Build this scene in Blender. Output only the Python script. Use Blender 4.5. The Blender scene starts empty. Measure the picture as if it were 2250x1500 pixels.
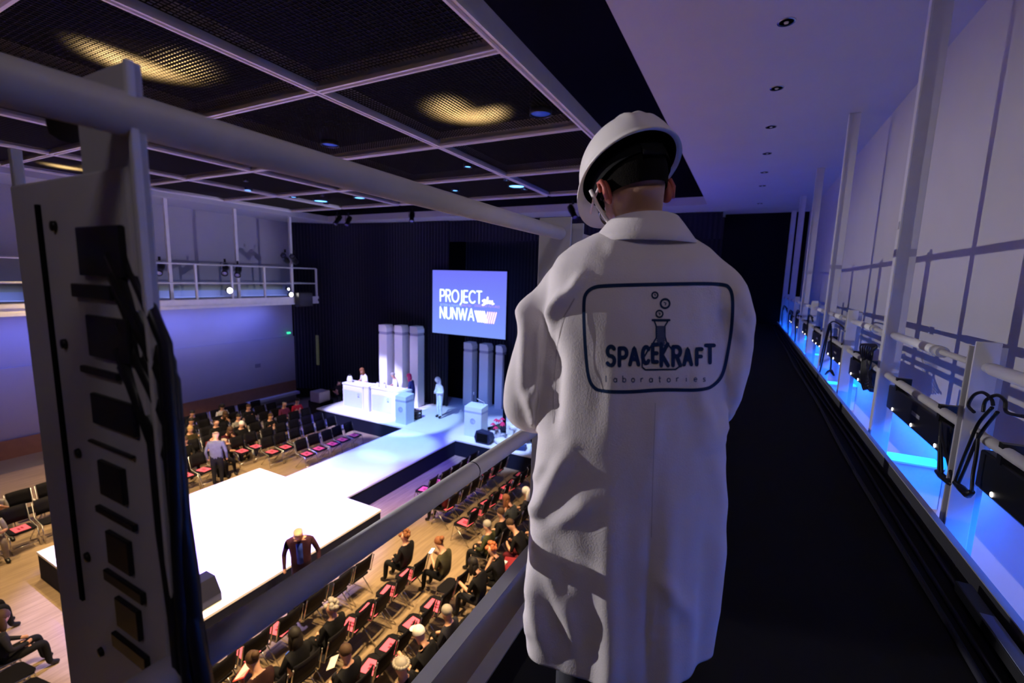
import bpy, math, random
from mathutils import Vector, Matrix
from mathutils.bvhtree import BVHTree
from math import sin, cos, pi, radians, sqrt, atan2
random.seed(7)
S = bpy.context.scene
C = S.collection

# ------------------------------------------------------------------ camera
FPX = 989.9
def cam_rows(yaw, pitch, roll):
    cy, sy = cos(yaw), sin(yaw)
    f = Vector((-sy*cos(pitch), cy*cos(pitch), -sin(pitch)))
    r = Vector((cy, sy, 0)); u = r.cross(f)
    c, s = cos(roll), sin(roll)
    return c*r + s*u, -s*r + c*u, f
CR, CU, CF = cam_rows(radians(27.24), radians(7.99), radians(1.626))
cd = bpy.data.cameras.new('camera'); cam = bpy.data.objects.new('camera', cd); C.objects.link(cam)
cam.matrix_world = Matrix(((CR.x, CU.x, -CF.x, 0), (CR.y, CU.y, -CF.y, 0), (CR.z, CU.z, -CF.z, 0), (0, 0, 0, 1)))
cd.sensor_width = 36; cd.lens = 36*FPX/2250; cd.clip_start = .02; cd.clip_end = 200
cd.dof.use_dof = True; cd.dof.focus_distance = 1.7; cd.dof.aperture_fstop = 2.8
S.camera = cam
def ray(x, y): return CR*(x-1125) - CU*(y-750) + CF*FPX
def hit(x, y, ax, v):
    d = ray(x, y); return d*(v/d[ax])

# ------------------------------------------------------------------ world, exposure
w = bpy.data.worlds.new('world'); S.world = w; w.use_nodes = True
w.node_tree.nodes['Background'].inputs[0].default_value = (.12, .12, .25, 1)
w.node_tree.nodes['Background'].inputs[1].default_value = .004
S.view_settings.view_transform = 'Standard'; S.view_settings.look = 'None'
S.view_settings.gamma = 1; S.view_settings.use_curve_mapping = False; S.view_settings.exposure = 0

# ------------------------------------------------------------------ lights of the hall
def aim(o, tgt):
    o.rotation_euler = (Vector(tgt)-Vector(o.location)).to_track_quat('-Z', 'Y').to_euler()
def spot(loc, tgt, power, col, deg, blend=.4, rad=.06, name='hall_spot'):
    l = bpy.data.lights.new(name, 'SPOT'); l.energy = power; l.color = col
    l.spot_size = radians(deg); l.spot_blend = blend; l.shadow_soft_size = rad
    o = bpy.data.objects.new(name, l); C.objects.link(o); o.location = loc; aim(o, tgt); return o
def area(loc, tgt, power, col, sx, sy, name='hall_area', spread=180, rot=None):
    l = bpy.data.lights.new(name, 'AREA'); l.shape = 'RECTANGLE'; l.size = sx; l.size_y = sy
    l.energy = power; l.color = col; l.spread = radians(spread)
    o = bpy.data.objects.new(name, l); C.objects.link(o); o.location = loc
    if rot: o.rotation_euler = rot
    else: aim(o, tgt)
    return o
COOL = (.72, .86, 1.0); BLUE = (.10, .22, 1.0); VIO = (.38, .36, 1.0); WARM = (1.0, .70, .36); KEY = (1.0, .95, .97)
# stage wash from the rig over the hall
spot((-14.0, 9.0, 2.2), (-14.2, 14.2, -5.6), 9500, (.52, .50, 1.0), 26, .35)
spot((-10.8, 8.6, 2.2), (-11.6, 14.0, -5.8), 6500, (.34, .56, 1.0), 22, .4)
spot((-6.5, 9.0, 2.2), (-7.8, 14.0, -5.6), 7500, (.34, .48, 1.0), 24, .4)
spot((-8.6, 10.5, 2.2), (-9.4, 15.6, -5.9), 1200, (.10, .24, 1.0), 34, .7)
spot((-13.2, 11.0, 2.2), (-13.6, 15.4, -4.6), 1100, (.55, .46, 1.0), 26, .6)
spot((-9.4, 12.0, 2.2), (-10.2, 17.2, -4.6), 520, (.05, .15, 1.0), 30, .6)
# runway and platform
spot((-10.4, 12.6, 2.2), (-10.3, 11.6, -5.9), 3000, (.30, .62, 1.0), 22, .6)
spot((-10.4, 7.6, 2.2), (-10.3, 9.6, -5.9), 3000, (.30, .62, 1.0), 20, .6)
spot((-10.2, 5.6, 2.2), (-10.2, 5.7, -5.9), 8000, (.41, .37, 1.0), 48, .3)
spot((-11.6, 7.6, 2.2), (-10.3, 5.9, -5.9), 40000, (.10, .05, 1.0), 36, .6)
spot((-7.6, 10.9, 2.2), (-9.6, 10.6, -6.2), 8000, (.04, .05, 1.0), 44, .8)
spot((-13.2, 11.0, 2.2), (-13.0, 12.6, -6.2), 2500, (.04, .06, 1.0), 44, .8)
# warm house light: lamps above the wire mesh, and lamps over the seats
spot((-3.85, 6.1, 3.3), (-5.2, 6.2, -6.5), 5000, WARM, 80, .7, .12)
spot((-6.75, 3.1, 3.3), (-6.4, 3.6, -6.5), 5000, WARM, 86, .7, .12)
spot((-15.6, 5.4, 3.3), (-15.2, 6.0, -6.5), 4500, WARM, 80, .8, .12)
spot((-4.2, 5.0, 2.3), (-5.2, 5.2, -6.5), 2600, (1.0, .66, .30), 58, .7, .12)
spot((-5.5, 9.9, 2.3), (-6.0, 8.6, -6.5), 1500, (1.0, .66, .34), 44, .8, .12)
spot((-8.6, 2.6, 2.3), (-14.2, 7.2, -6.5), 9500, (1.0, .70, .36), 44, .9, .12)
spot((-13.8, 1.2, 2.3), (-13.4, 2.4, -6.5), 1800, (1.0, .66, .32), 50, .8, .12)
# cross light on the far balcony rail that rakes this walkway
wk = spot((-17.35, -.4, -.62), (1.5, 6.8, -.45), 4700, KEY, 36, 1.0, .05); wk.scale = (1, .5, 1)
mk = spot((-17.35, -2.3, 1.1), (-.30, 1.30, -.30), 11000, KEY, 11, .3, .05); mk.scale = (.34, 1, 1)  # extra spot added for coat and helmet, squeezed to miss the near post
# the near rail's lamp that washes the far balcony wall
spot((-.95, 15.0, -.75), (-19.8, 10.5, .4), 2000, (.66, .64, 1.0), 26, .5, .05)
# blue strip fixtures: this side (under the rail bars) and the far side (under the far deck)
for k in range(6):
    area((1.33, 1.9+3.25*k, -.98), None, 85, (.002, .12, 1.0), .10, 2.4, 'strip_fixture_light', 150, (0, radians(-14), 0))
for k in range(4):
    area((-19.3, 3.0+3.1*k, -1.72), None, 30, (.10, .15, 1.0), .2, 2.8, 'strip_fixture_light', 160, (0, radians(28), 0))
# added blue fill without a fixture, tinting the ceiling above the walkway
area((-1.7, 13.0, -1.6), (.2, 13.6, 2.4), 95, (.010, .025, 1.0), .3, 7.0, 'ceiling_blue_fill')
# added dim fill from above and behind the camera, for coat and columns
spot((.3, -1.7, 2.15), (-.05, 2.2, .50), 48, (1.0, .90, .96), 84, 1.0, .35, 'rear_fill')

# ------------------------------------------------------------------ materials
MATS = {}
def mat(name, col, rough=.6, metal=0, var=.12, scale=6, bump=0, bscale=80, emit=None, estr=0, spec=.4, sheen=0):
    if name in MATS: return MATS[name]
    m = bpy.data.materials.new(name); m.use_nodes = True; nt = m.node_tree; b = nt.nodes['Principled BSDF']
    b.inputs['Roughness'].default_value = rough; b.inputs['Metallic'].default_value = metal
    b.inputs['Specular IOR Level'].default_value = spec
    if sheen: b.inputs['Sheen Weight'].default_value = sheen
    tc = nt.nodes.new('ShaderNodeTexCoord')
    if var:
        n = nt.nodes.new('ShaderNodeTexNoise'); n.inputs['Scale'].default_value = scale; n.inputs['Detail'].default_value = 4
        nt.links.new(tc.outputs['Object'], n.inputs['Vector'])
        r = nt.nodes.new('ShaderNodeMix'); r.data_type = 'RGBA'
        r.inputs['A'].default_value = [c*(1-var) for c in col]+[1]
        r.inputs['B'].default_value = [min(1, c*(1+var)) for c in col]+[1]
        nt.links.new(n.outputs['Fac'], r.inputs['Factor']); nt.links.new(r.outputs['Result'], b.inputs['Base Color'])
    else: b.inputs['Base Color'].default_value = (*col, 1)
    if bump:
        n2 = nt.nodes.new('ShaderNodeTexNoise'); n2.inputs['Scale'].default_value = bscale
        nt.links.new(tc.outputs['Object'], n2.inputs['Vector'])
        bp = nt.nodes.new('ShaderNodeBump'); bp.inputs['Strength'].default_value = bump; bp.inputs['Distance'].default_value = .01
        nt.links.new(n2.outputs['Fac'], bp.inputs['Height']); nt.links.new(bp.outputs['Normal'], b.inputs['Normal'])
    if emit:
        b.inputs['Emission Color'].default_value = (*emit, 1); b.inputs['Emission Strength'].default_value = estr
    MATS[name] = m; return m
M_white = mat('painted white', (.72, .71, .70), .55, bump=.05)
M_wall = mat('wall plaster', (.52, .50, .485), .8, var=.05, scale=2, bump=.04)
M_steel = mat('grey painted steel', (.50, .49, .50), .45, var=.08, scale=9, bump=.04)
M_steelw = mat('white painted steel', (.66, .65, .66), .45, var=.06, scale=9)
M_pipe = mat('light grey pipe', (.52, .50, .50), .5, var=.10, scale=14, bump=.03)
M_tape = mat('white pipe sleeve', (.85, .84, .84), .4, var=.05)
M_black = mat('black cloth', (.006, .006, .008), .9, spec=.05)
M_blackp = mat('black plastic', (.012, .012, .014), .35, spec=.3)
M_deck = mat('black deck', (.008, .008, .010), .85, spec=.1)
M_chair = mat('chair black', (.006, .0055, .008), .7, spec=.12)
M_chrome = mat('chrome', (.62, .60, .58), .25, 1, var=0)
M_stage = mat('stage white', (.86, .86, .86), .5, var=.03, scale=3)
M_skirt = mat('stage skirt', (.012, .014, .03), .8, spec=.1)
M_grid = mat('grid beam paint', (.74, .70, .70), .55, var=.08)
M_mesh = mat('mesh wire', (.030, .026, .018), .6, var=0, spec=.1)
M_pink = mat('pink paper', (.95, .13, .25), .6, var=.02)
M_pinkd = mat('flyer print', (.25, .02, .06), .6, var=0)
M_skin = mat('skin', (.62, .33, .22), .5, var=.08, scale=12)
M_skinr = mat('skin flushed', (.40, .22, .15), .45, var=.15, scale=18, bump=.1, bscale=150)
M_lampw = mat('lamp lit white', (1, 1, 1), .5, var=0, emit=(1, .96, .95), estr=18)
M_lampled = mat('led lit', (1, 1, 1), .5, var=0, emit=(1, .9, .86), estr=6)
M_lampb = mat('lamp lit blue', (.1, .3, 1), .5, var=0, emit=(.12, .42, 1), estr=5)
M_lampbd = mat('unlit disc blue glow', (.05, .1, .4), .5, var=0, emit=(.02, .07, .6), estr=.25)  # faint glow put into round discs that are not lit
M_wood = mat('brown wood panel', (.30, .15, .08), .5, var=.2, scale=5)

def floor_mat():
    m = bpy.data.materials.new('hall floor boards'); m.use_nodes = True; nt = m.node_tree; b = nt.nodes['Principled BSDF']
    tc = nt.nodes.new('ShaderNodeTexCoord'); mp = nt.nodes.new('ShaderNodeMapping'); mp.inputs['Scale'].default_value = (14, .9, 1)
    n = nt.nodes.new('ShaderNodeTexNoise'); n.inputs['Scale'].default_value = 1.6; n.inputs['Detail'].default_value = 5
    cr = nt.nodes.new('ShaderNodeValToRGB')
    cr.color_ramp.elements[0].position = .3; cr.color_ramp.elements[0].color = (.24, .17, .105, 1)
    cr.color_ramp.elements[1].position = .72; cr.color_ramp.elements[1].color = (.36, .26, .16, 1)
    nt.links.new(tc.outputs['Object'], mp.inputs['Vector']); nt.links.new(mp.outputs['Vector'], n.inputs['Vector'])
    nt.links.new(n.outputs['Fac'], cr.inputs['Fac']); nt.links.new(cr.outputs['Color'], b.inputs['Base Color'])
    b.inputs['Roughness'].default_value = .55; b.inputs['Specular IOR Level'].default_value = .25
    return m
M_floor = floor_mat()

# ------------------------------------------------------------------ mesh helpers
class MB:
    def __init__(s): s.v = []; s.f = []; s.m = []; s.cur = 0; s.sm = []
    def add(s, vs, fs, smooth=False):
        o = len(s.v); s.v += [tuple(v) for v in vs]
        for f in fs: s.f.append([i+o for i in f]); s.m.append(s.cur); s.sm.append(smooth)
        return s
    def box(s, x0, x1, y0, y1, z0, z1, M=None):
        vs = [Vector((x, y, z)) for z in (z0, z1) for y in (y0, y1) for x in (x0, x1)]
        if M: vs = [M @ v for v in vs]
        return s.add(vs, [(0, 2, 3, 1), (4, 5, 7, 6), (0, 1, 5, 4), (2, 6, 7, 3), (0, 4, 6, 2), (1, 3, 7, 5)])
    def loft(s, rings, cap=True, smooth=True):
        n = len(rings[0]); vs = [p for r in rings for p in r]; fs = []
        for i in range(len(rings)-1):
            for j in range(n):
                a = i*n+j; b = i*n+(j+1) % n; fs.append((a, b, b+n, a+n))
        s.add(vs, fs, smooth)
        if cap:
            o = len(s.v)-len(vs)
            s.f.append([o+j for j in range(n-1, -1, -1)]); s.m.append(s.cur); s.sm.append(False)
            s.f.append([o+(len(rings)-1)*n+j for j in range(n)]); s.m.append(s.cur); s.sm.append(False)
        return s
    def tube(s, pts, r, n=10, cap=True):
        pts = [Vector(p) for p in pts]; rs = r if isinstance(r, (list, tuple)) else [r]*len(pts)
        rings = []; up = None
        for i, p in enumerate(pts):
            t = (pts[min(i+1, len(pts)-1)]-pts[max(i-1, 0)]).normalized()
            if up is None: up = Vector((0, 0, 1)) if abs(t.z) < .9 else Vector((1, 0, 0))
            a = t.cross(up).normalized(); b = a.cross(t).normalized(); up = b
            rings.append([p+(a*cos(2*pi*k/n)+b*sin(2*pi*k/n))*rs[i] for k in range(n)])
        return s.loft(rings, cap)
    def disc(s, c, nrm, r, n=14):
        c = Vector(c); nrm = Vector(nrm).normalized(); a = nrm.orthogonal().normalized(); b = nrm.cross(a)
        return s.add([c+(a*cos(2*pi*k/n)+b*sin(2*pi*k/n))*r for k in range(n)], [tuple(range(n))])
    def lathe(s, prof, c=(0, 0, 0), n=16, M=None):
        rings = [[Vector((c[0]+r*cos(2*pi*k/n), c[1]+r*sin(2*pi*k/n), c[2]+z)) for k in range(n)] for r, z in prof]
        if M: rings = [[M @ p for p in r] for r in rings]
        return s.loft(rings, True)
    def ell(s, c, r, n=14, m=9, M=None):
        prof = [(sin(pi*(i+.02)/(m+.04)), -cos(pi*(i+.02)/(m+.04))) for i in range(m+1)]
        rings = []
        for pr, pz in prof:
            ring = []
            for k in range(n):
                v = Vector((r[0]*pr*cos(2*pi*k/n), r[1]*pr*sin(2*pi*k/n), r[2]*pz))
                if M: v = M @ v
                ring.append(v+Vector(c))
            rings.append(ring)
        return s.loft(rings, True)
    def mesh(s, name, mats):
        me = bpy.data.meshes.new(name); me.from_pydata(s.v, [], s.f)
        for m in (mats if isinstance(mats, (list, tuple)) else [mats]): me.materials.append(m)
        me.polygons.foreach_set('material_index', s.m); me.polygons.foreach_set('use_smooth', s.sm); me.update()
        return me
    def obj(s, name, mats, parent=None, **k): return link(name, s.mesh(name, mats), parent, **k)
def link(name, me, parent=None, loc=None, rz=None, **k):
    o = bpy.data.objects.new(name, me); C.objects.link(o)
    if parent is not None: o.parent = parent
    if loc is not None: o.location = loc
    if rz is not None: o.rotation_euler = (0, 0, rz)
    for a, b in k.items(): o[a] = b
    return o
def thing(name, label, cat, loc=(0, 0, 0), rz=0, group=None):
    o = bpy.data.objects.new(name, None); C.objects.link(o); o.location = loc; o.rotation_euler = (0, 0, rz)
    o.empty_display_size = .1; o['label'] = label; o['category'] = cat
    if group: o['group'] = group
    return o
def copy(root, loc, rz, label, group=None):
    r = root.copy(); C.objects.link(r); r.location = loc; r.rotation_euler = (0, 0, rz); r['label'] = label
    if group: r['group'] = group
    for ch in list(root.children):
        c = ch.copy(); C.objects.link(c); c.parent = r
        for g in ch.children:
            d = g.copy(); C.objects.link(d); d.parent = c
    return r
def bevel(o, w=.004, seg=2):
    m = o.modifiers.new('bevel', 'BEVEL'); m.width = w; m.segments = seg; m.limit_method = 'ANGLE'; return o
def struct(o): o['kind'] = 'structure'; return o
def bake(o):
    dg = bpy.context.evaluated_depsgraph_get(); me = bpy.data.meshes.new_from_object(o.evaluated_get(dg)); return me
ORD = ['first', 'second', 'third', 'fourth', 'fifth', 'sixth', 'seventh', 'eighth', 'ninth', 'tenth', 'eleventh', 'twelfth', 'thirteenth', 'fourteenth', 'fifteenth', 'sixteenth']

ZF = -6.5; ZS = -5.9; ZD = -1.3; ZC = 2.4
XW = 1.56; XO = -20.2; XR = -17.9
# ================================================================== SETTING
b = MB(); b.box(XO-.3, XW+.3, -8, 19, ZF-.2, ZF); struct(b.obj('floor', M_floor))
b = MB()
b.box(-1.31, XW+.3, -8, 18.6, ZC, ZC+.25); b.box(XO-.3, XR, -8, 18.6, ZC, ZC+.25); b.box(XR, -1.31, 15.4, 18.6, ZC, ZC+.25)
M_ceil = mat('ceiling paint', (.46, .46, .48), .8, var=.05, scale=1.5)
ce = struct(b.obj('ceiling', M_ceil))
b = MB(); b.box(-1.31, -1.29, -8, 15.4, ZC+.25, 5); b.box(XR-.02, XR, -8, 15.4, ZC+.25, 5); b.box(XR, -1.3, 15.4, 15.42, ZC+.25, 5); b.box(XR, -1.3, -8, 15.4, 5, 5.1)
struct(b.obj('ceiling_recess', M_black))
b = MB(); b.box(XW, XW+.2, -8, 18.6, ZF, ZC); wr = struct(b.obj('wall_right', M_wall))
b = MB(); b.box(XO-.2, XO, -8, 15.0, -3.2, ZC); b.box(XO-.2, XO+.08, -8, 15.0, ZF, -3.2)
M_wallL = mat('wall plaster far', (.42, .41, .44), .8, var=.05, scale=2)
wl = struct(b.obj('wall_left', M_wallL))
b = MB(); b.box(XO+.08, XO+.16, 2, 14.95, -6.05, -5.45); struct(b.obj('trim_1', M_wood))
b = MB(); b.box(XO+.16, XO+.42, 12.3, 14.95, -6.12, -6.0); struct(b.obj('trim_2', M_white))
b = MB(); b.box(XO, XW, -8.2, -8, ZF, ZC+2.6); struct(b.obj('wall_back', mat('dark back wall', (.05, .05, .055), .8)))
b = MB(); b.box(-.9, XW, 17.7, 17.9, ZF, ZC); b.box(XO, -.9, 18.5, 18.7, ZF, ZC); struct(b.obj('wall_front', M_black))
b = MB(); b.box(1.06, XW, -6, 17.6, -2.45, -2.40); struct(b.obj('added_light_baffle', M_steel))  # unseen ledge added to block hall light from the blue wall
# emergency sign on the far wall end (small green lamp)
t = MB().box(-20.05, -19.98, 14.55, 14.72, -3.05, -2.95).obj('exit_lamp', mat('green lamp', (.05, .6, .3), .5, var=0, emit=(.05, .8, .4), estr=1.2))
t['label'] = 'tiny green exit lamp at the right end of the far wall under the balcony'; t['category'] = 'lamp'
t = MB().box(-20.12, -20.10, 12.9, 13.15, -4.5, -4.32).obj('wall_socket', mat('grey plate', (.2, .2, .25), .5))
t['label'] = 'small grey socket plate low on the far blue wall'; t['category'] = 'socket'

# black stage drapes: pleated cloth
def drape(name, pts, z0, z1, label, pleat=.16, amp=.06):
    v = []; f = []; L = 0; rows = []
    for i in range(len(pts)-1):
        a = Vector((*pts[i], 0)); c = Vector((*pts[i+1], 0)); d = c-a; n = Vector((-d.y, d.x, 0)).normalized(); k = int(d.length/(pleat/4))
        for j in range(k):
            L += d.length/k; rows.append(a+d*(j/k)+n*amp*sin(L*2*pi/pleat)*(.6+.4*sin(L*1.7)))
    for p in rows: v += [(p.x, p.y, z0), (p.x, p.y, z1)]
    for i in range(len(rows)-1): f.append((2*i, 2*i+2, 2*i+3, 2*i+1))
    b = MB(); b.add(v, f, True); o = b.obj(name, M_drape); o['label'] = label; o['category'] = 'curtain'; return o
M_drape = mat('black velour', (.012, .012, .022), .9, spec=.1, sheen=.3)
drape('stage_curtain', [(-20.1, 15.0), (-18.4, 15.9), (-15.0, 16.35), (-11.7, 16.5)], ZS+.01, 2.38, 'black pleated curtain behind the white desks and the left pillars')
drape('stage_curtain', [(-11.9, 18.1), (-5, 18.2), (-.9, 18.2)], ZF, 2.38, 'black pleated curtain behind the blue pillars on the right')
drape('curtain_valance', [(-11.9, 16.6), (-5, 16.7), (-.9, 16.9)], 1.5, 2.38, 'black curtain valance hanging above the projection screen')
t = MB().box(-18.97, -18.80, 15.35, 15.40, -4.6, -3.1).obj('door_light_strip', mat('yellow green strip', (.35, .40, .10), .6))
t['label'] = 'narrow upright strip of dim yellow-green door light by the curtain left of the pillars'; t['category'] = 'door light'  # coloured strip standing in for light at a door

# ---------------- ceiling grid
grid = thing('ceiling_grid', 'white metal ceiling grid with dark wire mesh bays over the hall', 'ceiling grid', (0, 0, ZC))
XS = [-2.55, -5.4, -8.22, -11.05, -13.88, -16.7]; YS = [-3.5, -.83, 1.85, 4.52, 7.25, 9.9, 12.55]
def beam(x0, x1, y0, y1):
    b = MB(); hx, hy = x1-x0, y1-y0
    if hx > hy:
        c = (y0+y1)/2
        for dy in (-.055, .025): b.box(x0, x1, c+dy, c+dy+.03, 0, .035)
        b.box(x0, x1, c-.055, c+.055, .035, .05); b.box(x0, x1, c-.02, c+.02, .05, .27)
    else:
        c = (x0+x1)/2
        for dx in (-.055, .025): b.box(c+dx, c+dx+.03, y0, y1, 0, .035)
        b.box(c-.055, c+.055, y0, y1, .035, .05); b.box(c-.02, c+.02, y0, y1, .05, .27)
    return b
for x in XS: beam(x-.05, x+.05, YS[0], YS[-1]).obj('beam', M_grid, grid)
for y in YS:
    for i in range(len(XS)-1): beam(XS[i+1]+.056, XS[i]-.056, y-.05, y+.05).obj('beam', M_grid, grid)
wires = MB()
px = .06
n1 = int(2.72/px)
for i in range(n1):
    u = .05+i*px
    wires.box(u, u+.004, .05, 2.62, 0, .012); wires.box(.05, 2.74, u*.955, u*.955+.004, .004, .016)
wm = wires.mesh('wire_mesh', M_mesh)
for i in range(len(XS)-1):
    for j in range(1, len(YS)-1):
        link('wire_mesh', wm, grid, loc=(XS[i+1], YS[j], .10), kind='stuff')

# ---------------- recessed ceiling lights above the walkway
def downlight():
    r = thing('ceiling_light', '', 'ceiling light')
    MB().lathe([(.058, -.004), (.075, -.006), (.078, 0), (.058, 0), (.058, -.004)], n=24).obj('trim_ring', M_chrome, r)
    MB().lathe([(.001, -.002), (.056, -.002), (.05, -.001)], n=20).obj('reflector', M_blackp, r)
    MB().lathe([(.001, -.016), (.018, -.012), (.022, -.003)], n=12).obj('bulb', M_steelw, r)
    return r
dl = None
for i, y in enumerate([5.13, 6.71, 8.25, 9.83, 11.4, 12.9, 15.6]):
    lab = '%s recessed round ceiling light from the camera above the walkway' % ORD[i]
    if dl is None: dl = downlight(); dl.location = (.1, y, ZC); dl['label'] = lab; dl['group'] = 'round ceiling lights above the walkway'
    else: copy(dl, (.1, y, ZC), 0, lab)

# ---------------- lamps hanging in the ceiling grid
def parlamp(lit, r=.12):
    o = thing('stage_lamp', '', 'stage light')
    MB().lathe([(r*.55, .34), (r*.8, .26), (r, .08), (r, 0), (r*.93, 0), (r*.9, .03), (r*.5, .2)], n=18).obj('housing', M_blackp, o)
    MB().lathe([(.001, .02), (r*.88, .028), (r*.86, .034)], n=18).obj('lens', lit, o)
    MB().tube([(-r-.015, 0, .1), (-r-.015, 0, .42), (0, 0, .46), (r+.015, 0, .42), (r+.015, 0, .1)], .008, 6).obj('yoke', M_blackp, o)
    return o
LB = [((1135, 411), .24, 1, 'large blue-lit stage lamp in the grid right of the long pipe'), ((1113, 397), .08, 1, 'small blue lamp just left above the large lit one'),
      ((1152, 417), .09, 1, 'small blue lamp just right below the large lit one'), ((1028, 368), .10, 1, 'blue lamp alone in the middle bay of the grid'),
      ((1000, 420), .12, 1, 'blue lamp right at the lower edge of the long pipe'), ((705, 443), .26, 1, 'large blue-lit stage lamp in the grid left of the long pipe'),
      ((790, 436), .20, 1, 'wide blue-lit lamp right of the large left lamp'), ((645, 434), .14, 1, 'dim blue lamp left of the large left lamp'),
      ((708, 431), .06, 1, 'tiny blue lamp above the large left lamp'), ((716, 448), .10, 1, 'small blue lamp below the large left lamp'),
      ((540, 399), .07, 1, 'small blue lamp high in the left bay'), ((546, 418), .11, 1, 'blue lamp under the small one in the left bay'),
      ((1188, 253), .17, 0, 'unlit round blue lamp in the near bay beside the warm mesh glow'), ((725, 320), .17, 0, 'unlit round blue lamp in the bay above the long pipe')]
for (x, y), r, lit, lab in LB:
    p = hit(x, y, 2, ZC+.03); o = parlamp(M_lampb if lit else M_lampbd, r); o.location = p; o['label'] = lab; o['group'] = 'blue lamps in the ceiling grid'
def spotlamp(label, loc, rz, tilt, lit=None, sc=1.0, group='black spotlights hung from the rig'):
    o = thing('spotlight', label, 'spotlight', loc, rz, group)
    M = Matrix.Rotation(tilt, 4, 'X') @ Matrix.Scale(sc, 4)
    MB().lathe([(.05, -.22), (.085, -.20), (.09, -.05), (.075, 0), (.075, .16), (.085, .17), (.085, .21), (.07, .21), (.07, .18)], n=14, M=M).obj('barrel', M_blackp, o)
    MB().lathe([(.001, .185), (.068, .187), (.066, .182)], n=14, M=M).obj('lens', lit or M_lampbd2, o)
    MB().tube([(-.1*sc, 0, 0), (-.1*sc, 0, .20*sc), (.1*sc, 0, .20*sc), (.1*sc, 0, 0)], .010*sc, 6).obj('yoke', M_blackp, o)
    MB().box(-.025*sc, .025*sc, -.02*sc, .02*sc, .2*sc, .3*sc).obj('clamp', M_blackp, o)
    return o
M_lampbd2 = mat('glass lens', (.3, .3, .45), .1, var=0, spec=.8)
for k, ((x, y), yy, lab) in enumerate([((742, 484), 14.6, 'black spotlight hanging under the ceiling edge, leftmost of three clusters'), ((765, 486), 14.6, 'black spotlight tight beside the leftmost hanging one'),
                        ((905, 477), 14.6, 'black spotlight hanging in front of the blue ceiling strip above the pillars'), ((1258, 466), 14.0, 'black spotlight hanging just left of the helmet')]):
    spotlamp(lab, hit(x, y, 1, yy), .3*k, radians(140), sc=1.2)
    so_ = [q for q in S.objects if q.get('label') == lab][0]; MB().tube([(0, 0, .3), (0, 0, ZC-so_.location.z-.005)], .018, 8).obj('hanger_pipe', M_blackp, so_)

# ---------------- stage, runway, platform
def deck(name, x0, x1, y0, y1, label, cat='stage'):
    o = thing(name, label, cat, ((x0+x1)/2, (y0+y1)/2, ZF)); hx, hy = (x1-x0)/2, (y1-y0)/2; h = ZS-ZF
    nx, ny = max(1, round(2*hx/2.44)), max(1, round(2*hy/2.44))
    for i in range(nx):
        for j in range(ny):
            a = -hx+2*hx*i/nx; c = -hy+2*hy*j/ny
            MB().box(a+.0015, a+2*hx/nx-.0015, c+.0015, c+2*hy/ny-.0015, h-.05, h).obj('deck_panel', M_stage, o)
    MB().box(-hx+.015, hx-.015, -hy+.015, hy-.015, 0, h-.05).obj('skirt', M_skirt, o)
    return o
deck('stage', -16.35, -4.8, 13.15, 17.95, 'long white stage in front of the black curtains')
deck('runway', -11.42, -8.98, 8.07, 13.14, 'white runway between stage and square platform')
deck('platform', -12.62, -7.74, 3.2, 8.06, 'square white overexposed platform at the near end of the runway', 'platform')

# ---------------- pillars
def pillar(x, y, h, label, w=.46):
    o = thing('pillar', label, 'pillar', (x, y, ZS), 0, 'tall white pillars on the stage')
    MB().box(-w/2, w/2, -w/2, w/2, 0, h-.42).obj('shaft', M_stage, o)
    MB().box(-w/2+.012, w/2-.012, -w/2+.012, w/2-.012, h-.42, h-.30).obj('band', mat('pillar band', (.45, .45, .55), .5), o)
    b = MB(); a = w/2
    b.add([(-a, -a, h-.30), (a, -a, h-.30), (a, a, h-.30), (-a, a, h-.30), (-a, -a, h), (a-.08, -a, h), (a-.08, a, h), (-a, a, h), (a, -a, h-.14), (a, a, h-.14)],
          [(0, 3, 2, 1), (4, 5, 6, 7), (0, 1, 8, 5, 4), (3, 7, 6, 9, 2), (0, 4, 7, 3), (1, 2, 9, 8), (8, 9, 6, 5)])
    b.obj('slant_top', M_stage, o)
pillar(-14.16, 15.2, 3.70, 'leftmost of three tall white pillars left of the screen')
pillar(-13.58, 15.55, 3.68, 'middle of three tall white pillars left of the screen')
pillar(-12.96, 15.85, 3.66, 'third tall white pillar, nearest the screen on its left')
pillar(-11.03, 17.3, 2.95, 'left one of three shorter blue-lit pillars under the screen')
pillar(-10.28, 17.45, 2.93, 'middle one of three shorter blue-lit pillars under the screen')
pillar(-9.6, 17.6, 2.90, 'right one of three shorter blue-lit pillars beside the coat sleeve', .36)

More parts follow.
